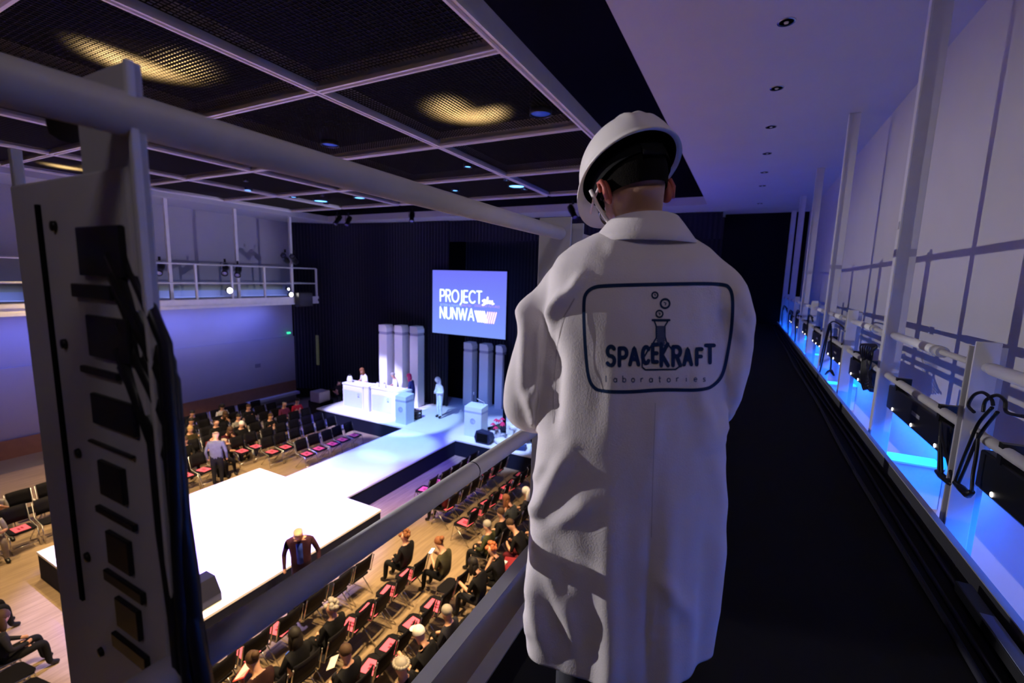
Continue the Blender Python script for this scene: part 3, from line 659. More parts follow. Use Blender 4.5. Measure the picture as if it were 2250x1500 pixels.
# stuff lying along the toe board
D_ = ZD+.012
o = thing('floor_cables', 'black cables laid along the foot of the right toe board', 'cables', (.9, 0, ZD))
for i, (xx, r) in enumerate([(-.10, .012), (-.03, .010), (.03, .012)]):
    MB().tube([(xx+.012*sin(j*1.1+i*2), .6+j*.8, r) for j in range(21)], r, 8).obj('cable', mat('cable jacket', (.010, .010, .016), .6, spec=.2), o)
o = thing('power_box', 'low dark box with blue-lit lid lying by the toe board in the right foreground', 'box', (.925, 2.05, ZD))
bevel(MB().box(-.022, .03, -.42, .42, .025, .07).obj('box_body', M_blackp, o), .004)
MB().box(-.018, .026, -.40, .2, .07, .073).obj('lid', mat('blue lit lid', (.12, .14, .22), .4), o)  # blue light falling on the lid is put into its colour
for k in range(3): MB().ell((0, -.5-.045*k, .05), (.02, .014, .02)).obj('connector', M_blackp, o)

# ================================================================== FAR BALCONY
fb = thing('far_balcony', 'white balcony deck along the far wall above the blue lit wall', 'balcony', (XR, 0, -1.12))
MB().box(XO-XR+.01, .10, -6, 14.6, -.20, 0).obj('deck_slab', M_white, fb)
MB().box(.02, .13, -6, 14.62, -.30, -.20).obj('lower_fascia', M_white, fb)
MB().box(.10, .14, -6, 14.62, -.08, .03).obj('upper_lip', M_white, fb)
fr = thing('far_railing', 'white post and pipe railing of the far balcony', 'railing', (-17.85, 0, -1.12))
for y in [-.8, .5, 1.85, 2.9, 4.2, 5.5, 6.8, 8.07, 9.38, 10.67, 12.02, 13.3, 14.57]: MB().box(-.02, .05, y-.035, y+.035, -.1, 1.30).obj('post', M_white, fr)
for z, n_ in ((1.30, 'top_pipe'), (.62, 'middle_pipe')):
    MB().tube([(0, -4, z), (0, 14.57, z), ], .03, 10).obj(n_, M_white, fr)
    MB().tube([(0, 14.57, z), (-2.1, 14.62, z)], .025, 8).obj('end_pipe', M_white, fr)
for i, y in enumerate([3.9, 6.3, 8.74, 11.15, 13.58]):
    o = thing('far_column', 'thin white column on the far balcony, %s from the stage' % ORD[4-i], 'column', (-18.2, y, -1.12), 0, 'white columns of the far balcony')
    MB().box(-.06, .04, -.05, .05, 0, ZC+1.12).obj('shaft', M_white, o); MB().box(-.08, .06, -.07, .07, 0, .03).obj('base_plate', M_white, o)
t = MB().box(XO, XO+.06, 2, 14.5, -.86, -.66).obj('wall_rail', mat('olive painted rail', (.38, .36, .22), .6)); t['label'] = 'long olive horizontal rail on the wall behind the far railing'; t['category'] = 'wall rail'
for k in range(4): area((-19.75, 4.4+3.0*k, -.92), None, 7, (.22, .32, 1.0), .15, 2.4, 'far_rail_strip_light', 160, (0, radians(40), 0))
def FX(x, y, v=-17.83): return hit(x, y, 0, v)
spotlamp('black spotlight hanging under the far rail, leftmost beside the blurred post', FX(352, 590), .9, radians(125), sc=1.35, group='black spotlights on the far railing')
spotlamp('black spotlight hanging under the middle of the far rail', FX(495, 592), .9, radians(125), sc=1.35, group='black spotlights on the far railing')
spotlamp('black spotlight just right of the one under the middle of the far rail', FX(523, 596), .9, radians(125), sc=1.35, group='black spotlights on the far railing')
spotlamp('black spotlight standing up on the right end of the far rail', FX(627, 568), .6, radians(60), sc=1.3, group='black spotlights on the far railing')
spotlamp('black spotlight standing up beside the last far column', FX(646, 570), .6, radians(60), sc=1.3, group='black spotlights on the far railing')
for (x, y, r, lab) in [(324, 608, .10, 'bright lamp high on the far railing beside the blurred post'), (325, 640, .13, 'bright lamp low on the far railing beside the blurred post'), (505, 638, .105, 'bright white lamp at the middle of the far railing'), (640, 647, .09, 'bright white lamp at the right end of the far railing'), (634, 635, .045, 'tiny warm lamp just above the right end lamp of the far railing')]:
    p = FX(x, y, -17.7); o = thing('flood_lamp', lab, 'lamp', p, 0, 'lit lamps on the far railing')
    MB().lathe([(r*.6, -.2), (r*1.05, -.03), (r*1.08, .0)], n=14, M=Matrix.Rotation(pi/2, 4, 'Y')).obj('housing', M_blackp, o)
    MB().ell((.0, 0, 0), (r*.35, r, r)).obj('lens', M_lampw, o)
    MB().box(-.16, -.12, -.015, .015, -.02, .12).obj('bracket', M_blackp, o)
o = thing('far_monitor', 'dark box hanging on the right end of the far balcony', 'speaker', FX(665, 657, -17.68))
bevel(MB().box(-.06, .22, -.36, .36, -.32, .30).obj('cabinet', M_blackp, o), .01); MB().box(.22, .225, -.33, .33, -.29, .27).obj('grille', mat('dark grille', (.04, .04, .045), .8), o)
# the raking key lamp's own body on the far rail, left of the frame
spotlamp('black spotlight on the far rail beyond the left frame edge aimed across the hall', (-17.75, -.4, -.62), -pi/2, radians(90), lit=M_lampw, sc=1.0, group='black spotlights on the far railing')

# ================================================================== PEOPLE
def skinmesh(V, E, R, sub=2, root=0, smooth=True):
    me = bpy.data.meshes.new('s'); me.from_pydata([Vector(v) for v in V], E, [])
    o = bpy.data.objects.new('s', me); C.objects.link(o)
    m = o.modifiers.new('k', 'SKIN'); m.use_smooth_shade = smooth
    sd = me.skin_vertices[0].data if me.skin_vertices else None
    if sd is None:
        import bmesh
        bm = bmesh.new(); bm.from_mesh(me); bm.verts.layers.skin.verify(); bm.to_mesh(me); bm.free(); sd = me.skin_vertices[0].data
    for i, r in enumerate(R):
        sd[i].radius = (r, r) if not isinstance(r, tuple) else r; sd[i].use_root = (i == root)
    s_ = o.modifiers.new('u', 'SUBSURF'); s_.levels = sub; s_.render_levels = sub
    res = bake(o); bpy.data.objects.remove(o); return res
def segd(p, a, b_):
    ab = b_-a; t = max(0, min(1, (p-a).dot(ab)/max(ab.length_squared, 1e-9))); return (p-(a+ab*t)).length
def body(pose):
    """V named joints -> one continuous body, faces coloured by nearest bone"""
    names = list(pose['V']); V = [Vector(pose['V'][n][0]) for n in names]; R = [pose['V'][n][1] for n in names]; ix = {n: i for i, n in enumerate(names)}
    E = [(ix[a], ix[b_]) for a, b_, _ in pose['E']]; me = skinmesh(V, E, R)
    segs = [(V[ix[a]], V[ix[b_]], m_) for a, b_, m_ in pose['E']]
    me.materials.clear()
    for m_ in (M_skin, M_chair, M_chair, M_blackp): me.materials.append(m_)
    for p in me.polygons:
        c = Vector(p.center); p.material_index = min(segs, key=lambda s_: segd(c, s_[0], s_[1]))[2]; p.use_smooth = True
    return me
SK, TP, TR, SH = 0, 1, 2, 3
def arms(L, R_):
    return {'shl': ((-.18, L[0][1] if 0 else 0, 0), .06)}
def mkpose(sit, la, ra, lean=0, sleeve=TP, headf=.03, wide=1.0, headx=0):
    """la/ra: elbow, wrist, hand for left/right (x,y,z); local: faces +Y, origin on floor"""
    zb = .50 if sit else .92; V = {}; E = []
    def a(n, p, r): V[n] = (p, r)
    def T(y, z): return (y+(z-zb)*lean)
    a('pelvis', (0, 0, zb), (.17*wide, .13)); a('belly', (0, T(0, zb+.2), zb+.2), (.155*wide, .12)); a('chest', (0, T(-.01, zb+.38), zb+.38), (.175*wide, .12))
    a('neckb', (0, T(0, zb+.52), zb+.52), (.09, .07)); a('neck', (headx*.3, T(.01+headf*.4, zb+.58), zb+.58), .052)
    a('head', (headx, T(.03+headf, zb+.68), zb+.68), (.078, .09)); a('crown', (headx, T(.03+headf*1.2, zb+.77), zb+.77), (.072, .085))
    a('nose', (headx, T(.115+headf, zb+.66), zb+.66), .016)
    for s_, n in ((-1, 'l'), (1, 'r')):
        arm = la if s_ < 0 else ra
        a('sh'+n, (s_*.18*wide, T(0, zb+.46), zb+.46), .062); a('el'+n, arm[0], .046); a('wr'+n, arm[1], .032); a('ha'+n, arm[2], (.036, .022))
        a('ear'+n, (headx+s_*.085, T(.03+headf, zb+.67), zb+.67), .016)
        if sit:
            a('hip'+n, (s_*.10, .06, .50), .095); a('kn'+n, (s_*.13, .46, .52), .066); a('an'+n, (s_*.13, .50, .10), .046); a('toe'+n, (s_*.14, .62, .04), .042)
        else:
            a('hip'+n, (s_*.09, 0, .84), .10); a('kn'+n, (s_*.10, .03, .48), .068); a('an'+n, (s_*.10, 0, .10), .048); a('toe'+n, (s_*.12, .14, .04), .042)
    E = [('pelvis', 'belly', TP), ('belly', 'chest', TP), ('chest', 'neckb', TP), ('neckb', 'neck', SK), ('neck', 'head', SK), ('head', 'crown', SK), ('head', 'nose', SK)]
    for n in 'lr':
        E += [('neckb', 'sh'+n, TP) if 0 else ('chest', 'sh'+n, TP), ('sh'+n, 'el'+n, TP), ('el'+n, 'wr'+n, sleeve), ('wr'+n, 'ha'+n, SK), ('head', 'ear'+n, SK),
              ('pelvis', 'hip'+n, TR), ('hip'+n, 'kn'+n, TR), ('kn'+n, 'an'+n, TR), ('an'+n, 'toe'+n, SH)]
    hp = Vector((headx, T(.02+headf*1.1, zb+.74), zb+.74))
    return dict(V=V, E=E, head=hp)
def tone(col, nm): return mat(nm, col, .85, var=.25, scale=14, spec=.15)
HAIR = {}
def hair_mesh(kind, hp):
    key = (kind, round(hp.y, 3), round(hp.z, 3), round(hp.x, 3))
    if key in HAIR: return HAIR[key]
    b = MB(); M = Matrix.Rotation(radians(-18), 4, 'X')
    def cap(r, z0, n=14):
        rings = []
        for i in range(7):
            a = radians(90-(90-z0)*i/6); rr = max(cos(a), .01)
            rings.append([hp+(M @ Vector((r[0]*rr*cos(2*pi*k/n), r[1]*rr*sin(2*pi*k/n), r[2]*sin(a)))) for k in range(n)])
        b.loft(rings, False)
    if kind == 'short': cap((.088, .104, .10), -28)
    elif kind == 'bald': cap((.086, .10, .02), -30)
    elif kind == 'long':
        cap((.094, .11, .105), -40); b.ell(hp+Vector((0, -.07, -.14)), (.095, .05, .17)); b.ell(hp+Vector((-.08, -.01, -.12)), (.03, .05, .14)); b.ell(hp+Vector((.08, -.01, -.12)), (.03, .05, .14))
    elif kind == 'bun': cap((.09, .106, .102), -32); b.ell(hp+Vector((0, -.08, .09)), (.055, .055, .05))
    elif kind == 'curly':
        random.seed(4)
        for i in range(22):
            v = Vector((random.gauss(0, 1), random.gauss(-.3, 1), random.gauss(.4, 1))).normalized(); b.ell(hp+Vector((v.x*.085, v.y*.095-.01, v.z*.095)), (.045, .045, .045), 8, 6)
    elif kind == 'veil':
        cap((.10, .118, .115), -40, 18); b.ell(hp+Vector((0, -.08, -.13)), (.12, .06, .2))
    elif kind == 'cap': cap((.093, .11, .105), -8, 18); b.ell(hp+Vector((0, .11, .01)), (.07, .06, .012))
    elif kind == 'braid':
        cap((.088, .104, .10), -28)
        for i in range(18):
            a = 2*pi*i/18; b.ell(hp+Vector((.10*cos(a), .115*sin(a), .02)), (.024, .024, .03), 8, 6)
    me = b.mesh('hair', mat('hair dark', (.012, .009, .008), .7)); HAIR[key] = me; return me
HC = {'dark': (.012, .009, .008), 'brown': (.06, .03, .015), 'grey': (.32, .29, .25), 'white': (.75, .72, .68), 'red': (.45, .13, .05), 'pink': (.55, .03, .12), 'auburn': (.22, .08, .03), 'blond': (.40, .26, .10)}
PM = {}
def setmat(o, i, m_):
    o.material_slots[i].link = 'OBJECT'; o.material_slots[i].material = m_
def person(pose, label, loc, rz, top, trs, hair='short', hc='dark', group=None, skin=None, sc=1.0):
    if pose not in PM: PM[pose] = body(POSES[pose])
    P = POSES[pose]; r = thing('person', label, 'person', loc, rz, group); r.scale = (sc, sc, sc)
    bo = link('body', PM[pose], r); setmat(bo, 1, tone(top, 'cloth %.2f %.2f %.2f' % top)); setmat(bo, 2, tone(trs, 'cloth %.2f %.2f %.2f' % trs))
    if skin: setmat(bo, 0, skin)
    if hair:
        h = link('hair', hair_mesh(hair, P['head']), r); setmat(h, 0, mat('hair '+hc, HC[hc], .75, var=.2, scale=30))
    if sc == 1.0 or True:
        hp = P['head']
        for s_ in (-1, 1):
            ek = ('eye', round(hp.x, 3), round(hp.y, 3), round(hp.z, 3), s_)
            if ek not in HAIR: HAIR[ek] = MB().ell(hp+Vector((s_*.032, .078, -.045)), (.012, .008, .009), 8, 5).mesh('eye', M_blackp)
            link('eye', HAIR[ek], r)
    return r
POSES = {
 'sit_lap': mkpose(1, [(-.25, .05, .72), (-.12, .27, .64), (-.06, .34, .64)], [(.25, .05, .72), (.12, .27, .64), (.06, .34, .64)]),
 'sit_fold': mkpose(1, [(-.27, .04, .74), (-.02, .22, .76), (.08, .20, .78)], [(.27, .04, .74), (.04, .24, .72), (-.07, .22, .73)], 0, SK),
 'sit_lean': mkpose(1, [(-.24, .24, .70), (-.10, .42, .74), (-.05, .46, .80)], [(.24, .24, .70), (.10, .42, .74), (.05, .46, .80)], .45, SK, .06),
 'sit_phone': mkpose(1, [(-.22, .10, .74), (-.10, .30, .88), (-.04, .33, .95)], [(.22, .10, .74), (.10, .30, .86), (.03, .33, .93)], .12, SK, .07),
 'sit_reach': mkpose(1, [(-.24, .16, .76), (-.18, .42, .84), (-.16, .52, .88)], [(.25, .02, .72), (.14, .24, .62), (.08, .30, .60)], .2, SK, .05),
 'sit_chin': mkpose(1, [(-.20, .26, .78), (-.06, .22, 1.02), (-.03, .18, 1.08)], [(.25, .08, .72), (.10, .28, .70), (.0, .30, .70)], .25, SK, .06),
 'stand': mkpose(0, [(-.27, -.03, 1.10), (-.25, .08, .86), (-.24, .11, .78)], [(.27, -.03, 1.10), (.25, .08, .86), (.24, .11, .78)]),
 'stand_bow': mkpose(0, [(-.30, .0, 1.10), (-.32, .07, .84), (-.32, .10, .75)], [(.29, -.01, 1.10), (.28, .08, .86), (.27, .11, .78)], .14, TP, .12, 1.12),
 'stand_hands': mkpose(0, [(-.29, .02, 1.13), (-.08, .20, 1.12), (-.02, .23, 1.10)], [(.29, .02, 1.13), (.08, .20, 1.10), (.02, .24, 1.08)], .04, TP, .06),
 'stand_forward': mkpose(0, [(-.26, .06, 1.14), (-.20, .32, 1.10), (-.18, .42, 1.12)], [(.26, .06, 1.14), (.20, .30, 1.06), (.17, .38, 1.04)], .10, SK, .05),
}
BLK = (.010, .010, .012); DRK = (.02, .02, .028); NAV = (.02, .03, .08)
# chairs ------------------------------------------------------------
def make_chair():
    r = thing('folding_chair', '', 'chair')
    b = MB(); b.loft([[Vector((x*(1 if z > .43 else .96), y, z)) for x, y in [(-.21, -.19), (-.22, .17), (-.16, .215), (.16, .215), (.22, .17), (.21, -.19)]] for z in (.425, .45, .462)], True, False); b.obj('seat', M_chair, r)
    v = []; nx = 6
    b = MB(); F = lambda u, h, d: Vector((.215*u, -.235-.09*(h)-.03*(1-u*u)+d, .55+.36*h))
    vs = [F(-1+2*i/nx, j/3, d) for d in (0, .018) for j in range(4) for i in range(nx+1)]; fs = []; n = nx+1; o = 4*n
    for j in range(3):
        for i in range(nx): a = j*n+i; fs += [(a, a+1, a+n+1, a+n), (o+a, o+a+n, o+a+n+1, o+a+1)]
    for i in range(nx): fs += [(i, o+i, o+i+1, i+1), (3*n+i, 3*n+i+1, o+3*n+i+1, o+3*n+i)]
    for j in range(3): a = j*n; c = a+nx; fs += [(a, a+n, o+a+n, o+a), (c, o+c, o+c+n, c+n)]
    b.add(vs, fs, True); b.obj('backrest', M_chair, r)
    for s_ in (-1, 1):
        MB().tube([(s_*.235, -.335, .88), (s_*.238, -.24, .50), (s_*.235, .16, .44), (s_*.235, .25, .01)], .011, 6).obj('front_leg', M_chrome, r)
        MB().tube([(s_*.222, .12, .43), (s_*.222, -.30, .01)], .011, 6).obj('rear_leg', M_chrome, r)
    MB().tube([(-.235, .225, .12), (.235, .225, .12)], .008, 5).obj('crossbar', M_chrome, r)
    return r
CH0 = None
def chair(x, y, rz, label, group):
    global CH0
    if CH0 is None:
        CH0 = make_chair(); CH0.location = (x, y, ZF); CH0.rotation_euler = (0, 0, rz); CH0['label'] = label; CH0['group'] = group; return CH0
    return copy(CH0, (x, y, ZF), rz, label, group)
FL0 = [None]
def flyer(x, y, rz, label, group):
    if FL0[0] is None:
        o = thing('pink_flyer', label, 'flyer', (x, y, ZF+.463), rz, group)
        MB().box(-.13, .13, -.165, .165, 0, .003).obj('sheet', M_pink, o)
        b = MB(); b.box(-.05, -.01, -.08, .06, .003, .004); b.box(.01, .05, -.05, .08, .003, .004); o2 = b.obj('printed_mark', M_pinkd, o); o2['kind'] = 'stuff'; FL0[0] = o; return
    copy(FL0[0], (x, y, ZF+.463), rz, label, group)
FL = [(-6.6, 4.4), (-5.6, 5.07), (-5.6, 5.5), (-5.6, 6.05), (-5.6, 6.6), (-4.65, 6.15), (-4.65, 5.6), (-4.65, 5.05), (-4.65, 4.6), (-6.6, 3.85), (-6.6, 9.2), (-7.65, 9.72), (-7.65, 10.3), (-7.65, 11.3), (-7.65, 11.85), (-6.6, 11.45), (-6.6, 11.95),
      (-5.7, 8.82), (-5.7, 9.4), (-5.7, 9.92), (-5.7, 10.45), (-5.7, 11.0), (-5.7, 11.45), (-5.7, 12.0), (-3.8, 7.82), (-4.65, 4.1),
      (-14.2, 6.85), (-14.2, 7.33), (-14.65, 8.8), (-14.65, 9.3), (-13.75, 9.27), (-13.75, 9.78), (-12.67, 9.75), (-12.67, 10.27), (-12.67, 10.82), (-12.67, 11.3), (-12.67, 11.85)]
USED = []
def rowof(x, ys, rz, where, rname, group, skip=()):
    ys = sorted(ys)
    for i, y in enumerate(ys):
        near = [f for f in FL if abs(f[0]-x) < .3 and abs(f[1]-y) < .26]
        yy = near[0][1] if near else y
        j = random.Random(int(1000*x+77*y)); jx = j.uniform(-.03, .03); jr = j.uniform(-.07, .07)
        lab = '%s black chair from the camera end, %s' % (ORD[i], rname)
        chair(x+jx, yy, rz+jr, lab, group)
        if near and near[0] not in USED:
            USED.append(near[0]); flyer(x+jx+(.02 if rz > 0 else -.02), yy, rz+jr+j.uniform(-.2, .2), 'pink flyer on the %s chair from the camera end, %s' % (ORD[i], rname), 'pink flyers on the chairs')
def seq(a, n, d=.545): return [a+d*i for i in range(n)]
G1 = 'chairs right of the platform'; G2 = 'chairs right of the runway'; G3 = 'chairs left of the runway'; G4 = 'chairs near the lower left'
LEFTW = pi/2   # facing -X
for x, ys, rn in [(-6.6, [3.3, 3.85, 4.4, 4.95, 5.5, 6.05], 'row one right of the platform'), (-5.6, [3.4, 3.95, 4.5, 5.03, 5.52, 6.07, 6.6], 'row two right of the platform'),
                  (-4.65, [3.5, 4.07, 4.6, 5.1, 5.62, 6.17, 6.72], 'row three right of the platform'), (-3.75, [3.9, 4.45, 5.0, 5.55, 6.1, 6.65], 'row four right of the platform')]:
    rowof(x, ys, LEFTW, 'right', rn, G1)
for x, ys, rn in [(-7.65, seq(9.72, 5), 'row one right of the runway'), (-6.6, seq(9.2, 6), 'row two right of the runway'), (-5.7, seq(8.84, 7), 'row three right of the runway'),
                  (-4.7, seq(8.0, 8), 'row four right of the runway'), (-3.8, seq(7.8, 8), 'row five right of the runway')]:
    rowof(x, ys, LEFTW, 'right', rn, G2)
for x, ys, rn in [(-12.67, seq(9.77, 5), 'row one left of the runway'), (-13.75, seq(9.27, 6), 'row two left of the runway'), (-14.65, seq(8.8, 7), 'row three left of the runway'), (-14.2, [6.85, 7.4], 'row beside the platform corner'),
                  (-15.55, seq(7.3, 10), 'row four left of the runway'), (-16.5, seq(7.2, 10), 'row five left of the runway'), (-17.4, seq(7.6, 9), 'row six left of the runway'), (-18.3, seq(8.0, 8), 'row seven left of the runway')]:
    rowof(x, ys, -pi/2, 'left', rn, G3)
for y, xs, rn in [(1.9, seq(-11.9, 8), 'front row facing the platform'), (1.0, seq(-11.5, 7), 'back row facing the platform')]:
    for i, x in enumerate(xs): chair(x, y, .03*i, '%s black chair from the left in the %s' % (ORD[i], rn), G4)
for x, ys, rn in [(-14.4, seq(2.9, 4), 'inner row at the left edge'), (-15.4, seq(2.7, 5), 'outer row at the left edge')]:
    rowof(x, ys, -pi/2, 'left', rn, G4)
flyer(-14.4, 3.45, 1.6, 'pink flyer on a chair at the left frame edge', 'pink flyers on the chairs')
# seated people
MAROON = (.10, .012, .02); OLIVE = (.05, .055, .025); DENIM = (.05, .08, .16); GREYS = (.14, .14, .17); WHITE = (.6, .58, .55)
EG = 'seated audience'
def sit(px, py, pose, rz, top, trs, hair, hc, label, sc=.95):
    person(pose, label, (px, py, ZF-.02), rz, top, trs, hair, hc, EG, None, sc)
R_ = pi/2
for a in [
 (-4.95, 6.95, 'sit_phone', R_, (.06, .055, .03), BLK, 'bun', 'auburn', 'woman with red-brown hair in dark patterned top looking at a bright phone beside the aisle'),
 (-3.95, 6.72, 'sit_reach', R_, BLK, DRK, 'long', 'dark', 'woman in black top reaching forward with bare arm under the walkway edge'),
 (-3.85, 7.3, 'sit_chin', R_, BLK, BLK, 'curly', 'red', 'person with orange-red curly hair in black behind the aisle'),
 (-3.80, 5.45, 'sit_lap', R_, DRK, BLK, 'short', 'grey', 'seated person with grey hair and dark jacket beside the walkway rail'),
 (-3.75, 4.88, 'sit_reach', R_, BLK, BLK, 'cap', 'white', 'seated person with white cap near the lower rail'),
 (-3.75, 4.30, 'sit_fold', R_, BLK, BLK, 'braid', 'grey', 'person with grey braided crown of hair at the bottom edge'),
 (-5.50, 3.95, 'sit_fold', R_, BLK, BLK, 'long', 'dark', 'dark-haired woman with folded bare arms and blue wristband at the bottom'),
 (-5.50, 3.38, 'sit_phone', R_, (.03, .012, .012), BLK, 'bun', 'brown', 'brown-haired person reading a red and white leaflet at the bottom'),
 (-5.5, 4.62, 'sit_lap', R_, BLK, BLK, 'curly', 'grey', 'person with grey curly hair in black just below the lower pipe'),
 (-6.5, 5.0, 'sit_lap', R_, BLK, BLK, 'short', 'dark', 'person in black mostly hidden by the lower pipe'),
 (-5.85, 6.8, 'sit_lap', R_, BLK, BLK, 'curly', 'auburn', 'person with dark auburn curls under the lower pipe beside the aisle'),
 (-4.6, 4.1, 'sit_lap', R_, BLK, DRK, 'short', 'brown', 'person holding a small white card near the bottom edge'),
 (-4.55, 8.0, 'sit_lap', R_, OLIVE, BLK, 'short', 'grey', 'man in olive jacket with crossed leg left of the coat'),
 (-4.55, 8.62, 'sit_lap', R_, BLK, DENIM, 'short', 'brown', 'person in black jacket and blue jeans in the row left of the coat'),
 (-4.55, 9.25, 'sit_chin', R_, (.04, .045, .05), BLK, 'long', 'auburn', 'person with long auburn hair turned away left of the coat'),
 (-4.50, 9.85, 'sit_lap', R_, DRK, BLK, 'veil', 'white', 'person with white head covering right beside the coat edge'),
 (-3.8, 8.9, 'sit_lap', R_, BLK, BLK, 'short', 'dark', 'dark figure in the last row right of the runway'),
 (-3.8, 8.3, 'sit_lean', R_, BLK, MAROON, 'short', 'brown', 'leaning person with dark red trousers in the last row'),
 (-6.55, 9.2, 'sit_lap', R_, MAROON, BLK, 'short', 'dark', 'person in dark red just under the lower pipe beside the aisle'),
]: sit(*a)
L_ = -pi/2
for a in [
 (-14.55, 8.05, 'sit_reach', L_, (.07, .05, .045), DRK, 'bald', 'grey', 'bald man in patterned dark shirt talking to the standing man'),
 (-15.45, 7.45, 'sit_lap', L_, BLK, BLK, 'short', 'brown', 'person in black with a small light pin, left of the bald man'),
 (-15.45, 8.2, 'sit_lean', L_, MAROON, BLK, 'short', 'brown', 'person in maroon top behind the bald man'),
 (-15.45, 8.75, 'sit_chin', L_, (.06, .01, .02), BLK, 'long', 'brown', 'person with long hair in dark red, bare arm raised'),
 (-15.5, 9.3, 'sit_lap', L_, BLK, BLK, 'short', 'white', 'white-haired man in black looking down in the left block'),
 (-15.5, 10.4, 'sit_fold', L_, BLK, BLK, 'short', 'brown', 'person in black shirt with folded arms alone in the left block'),
 (-16.4, 8.1, 'sit_lap', L_, (.05, .04, .02), BLK, 'short', 'blond', 'fair-haired person in the back rows left'),
 (-16.4, 8.95, 'sit_lap', L_, BLK, BLK, 'bald', 'brown', 'bald person with bright forehead in the fifth row left'),
 (-16.4, 9.75, 'sit_fold', L_, (.25, .24, .22), BLK, 'short', 'dark', 'person in light grey top with short sleeves in the fifth row left'),
 (-16.5, 11.7, 'sit_lap', L_, (.16, .03, .07), DRK, 'bald', 'grey', 'person in pinkish plaid shirt near the stage corner'),
 (-16.5, 12.3, 'sit_fold', L_, (.5, .02, .04), DENIM, 'short', 'dark', 'person in bright red jacket next to the stage corner'),
 (-17.3, 8.6, 'sit_lap', L_, DRK, BLK, 'short', 'dark', 'dark-haired person in the sixth row left'),
 (-17.35, 9.7, 'sit_chin', L_, BLK, BLK, 'long', 'brown', 'person resting chin in hand in the sixth row left'),
 (-17.3, 10.7, 'sit_fold', L_, BLK, BLK, 'short', 'brown', 'person with bare folded arms in the sixth row left'),
 (-18.2, 9.1, 'sit_lap', L_, BLK, BLK, 'short', 'dark', 'person in black by the far wall'),
 (-18.2, 10.2, 'sit_lap', L_, WHITE, BLK, 'veil', 'dark', 'person with white collar cape in the last row by the far wall'),
 (-15.45, 3.3, 'sit_phone', L_, (.35, .33, .30), (.3, .28, .25), 'short', 'brown', 'person in pale clothes at the left frame edge'),
 (-14.4, 2.95, 'sit_lean', L_, (.4, .38, .36), (.25, .2, .18), 'short', 'blond', 'person in white shirt leaning at the left frame edge'),
 (-11.35, 1.95, 'sit_lap', 0, BLK, BLK, 'short', 'dark', 'person in black facing the platform at the left frame edge'),
 (-10.8, 1.05, 'sit_phone', 0, (.08, .05, .03), DRK, 'short', 'brown', 'person in brown at the lower left corner'),
 (-9.7, 1.95, 'sit_lap', 0, DRK, BLK, 'long', 'brown', 'long-haired person from behind at the lower left corner'),
]: sit(*a)
# standing people
person('stand_bow', 'balding man in dark blazer and blue shirt looking down beside the white platform', (-7.22, 5.35, ZF), -2.35, (.05, .018, .035), (.03, .015, .03), 'bald', 'grey', None, None, 1.03)
P_ = C.objects[-1]
sh_ = MB(); sh_.loft([[Vector((x, y+.16*(z-1.0)+.155-(abs(x)*.4), z)) for x, y in ((-.055, 0), (0, .012), (.055, 0), (.05, -.02), (-.05, -.02))] for z in (.95, 1.1, 1.25, 1.38)], True)
[o for o in S.objects if o.get('label', '').startswith('balding man in dark blazer')]
q = [o for o in S.objects if o.get('label', '').startswith('balding man in dark blazer')][0]
sh_.obj('blue_shirt', tone((.03, .06, .35), 'blue shirt'), q)
person('stand', 'grey-haired balding man in blue-grey shirt standing seen from behind left of the platform', (-13.72, 7.45, ZF), .75, (.13, .14, .22), (.012, .012, .02), 'bald', 'grey', None, None, 1.0)
person('stand', 'person in blue coat standing beside the blurred post edge', (-14.9, 6.9, ZF), .3, (.03, .08, .2), (.02, .04, .12), 'short', 'grey', None, None, 1.0)
# people on the stage
person('stand_hands', 'presenter in white suit and white hood standing centre stage', (-11.02, 14.95, ZS), 2.75, (.85, .87, .9), (.75, .8, .85), 'veil', 'white', None, mat('skin cool', (.5, .45, .5), .6), 1.0)
person('stand_forward', 'woman in white coat with long brown hair behind the left lab desk', (-15.05, 14.75, ZS), 2.9, (.85, .85, .87), (.8, .8, .8), 'long', 'auburn', None, None, .98)
person('stand_forward', 'short-haired person in white coat behind the second lab desk', (-13.3, 14.85, ZS), 2.6, (.85, .85, .87), (.8, .8, .8), 'short', 'grey', None, None, .97)
person('stand_forward', 'person with pink hair and dark blue sleeveless top behind the left lectern', (-12.35, 14.8, ZS), 1.9, (.03, .03, .14), (.02, .02, .06), 'long', 'pink', None, None, 1.0)
person('sit_reach', 'dim crouching person with bare arms left of the desks beside the stage', (-16.75, 14.7, ZF+.35), -1.9, (.02, .015, .02), BLK, 'short', 'dark', None, None, .95)
# held and loose objects
def small(name, label, cat, loc, rot, sx, sy, m_, t_=.008):
    o = thing(name, label, cat, loc); o.rotation_euler = rot; bevel(MB().box(-sx/2, sx/2, -sy/2, sy/2, 0, t_).obj('body', m_[0], o), .002)
    if len(m_) > 1: MB().box(-sx*.42, sx*.42, -sy*.42, sy*.42, t_, t_+.001).obj('face', m_[1], o)
small('phone', 'bright white phone screen held by the woman with red-brown hair', 'phone', (-5.30, 6.95, -5.62), (.3, -.3, 0), .10, .16, (M_blackp, mat('phone screen', (.8, .8, .8), .4, var=0, emit=(.8, .95, 1), estr=1.6)))
small('leaflet', 'red and white leaflet held open at the bottom edge', 'leaflet', (-5.86, 3.38, -5.62), (.2, -.5, .3), .22, .3, (mat('leaflet red', (.8, .1, .08), .6), mat('leaflet white', (.8, .72, .65), .6)))
small('card', 'small white card held near the bottom edge', 'card', (-4.95, 4.12, -5.70), (.2, -.5, .4), .14, .2, (mat('leaflet white', (.8, .72, .65), .6),))
small('wristband', 'blue band on the wrist of the woman with folded arms', 'wristband', (-5.72, 3.95, -5.80), (0, 0, .2), .05, .07, (mat('blue band', (.03, .1, .6), .5),), .05)
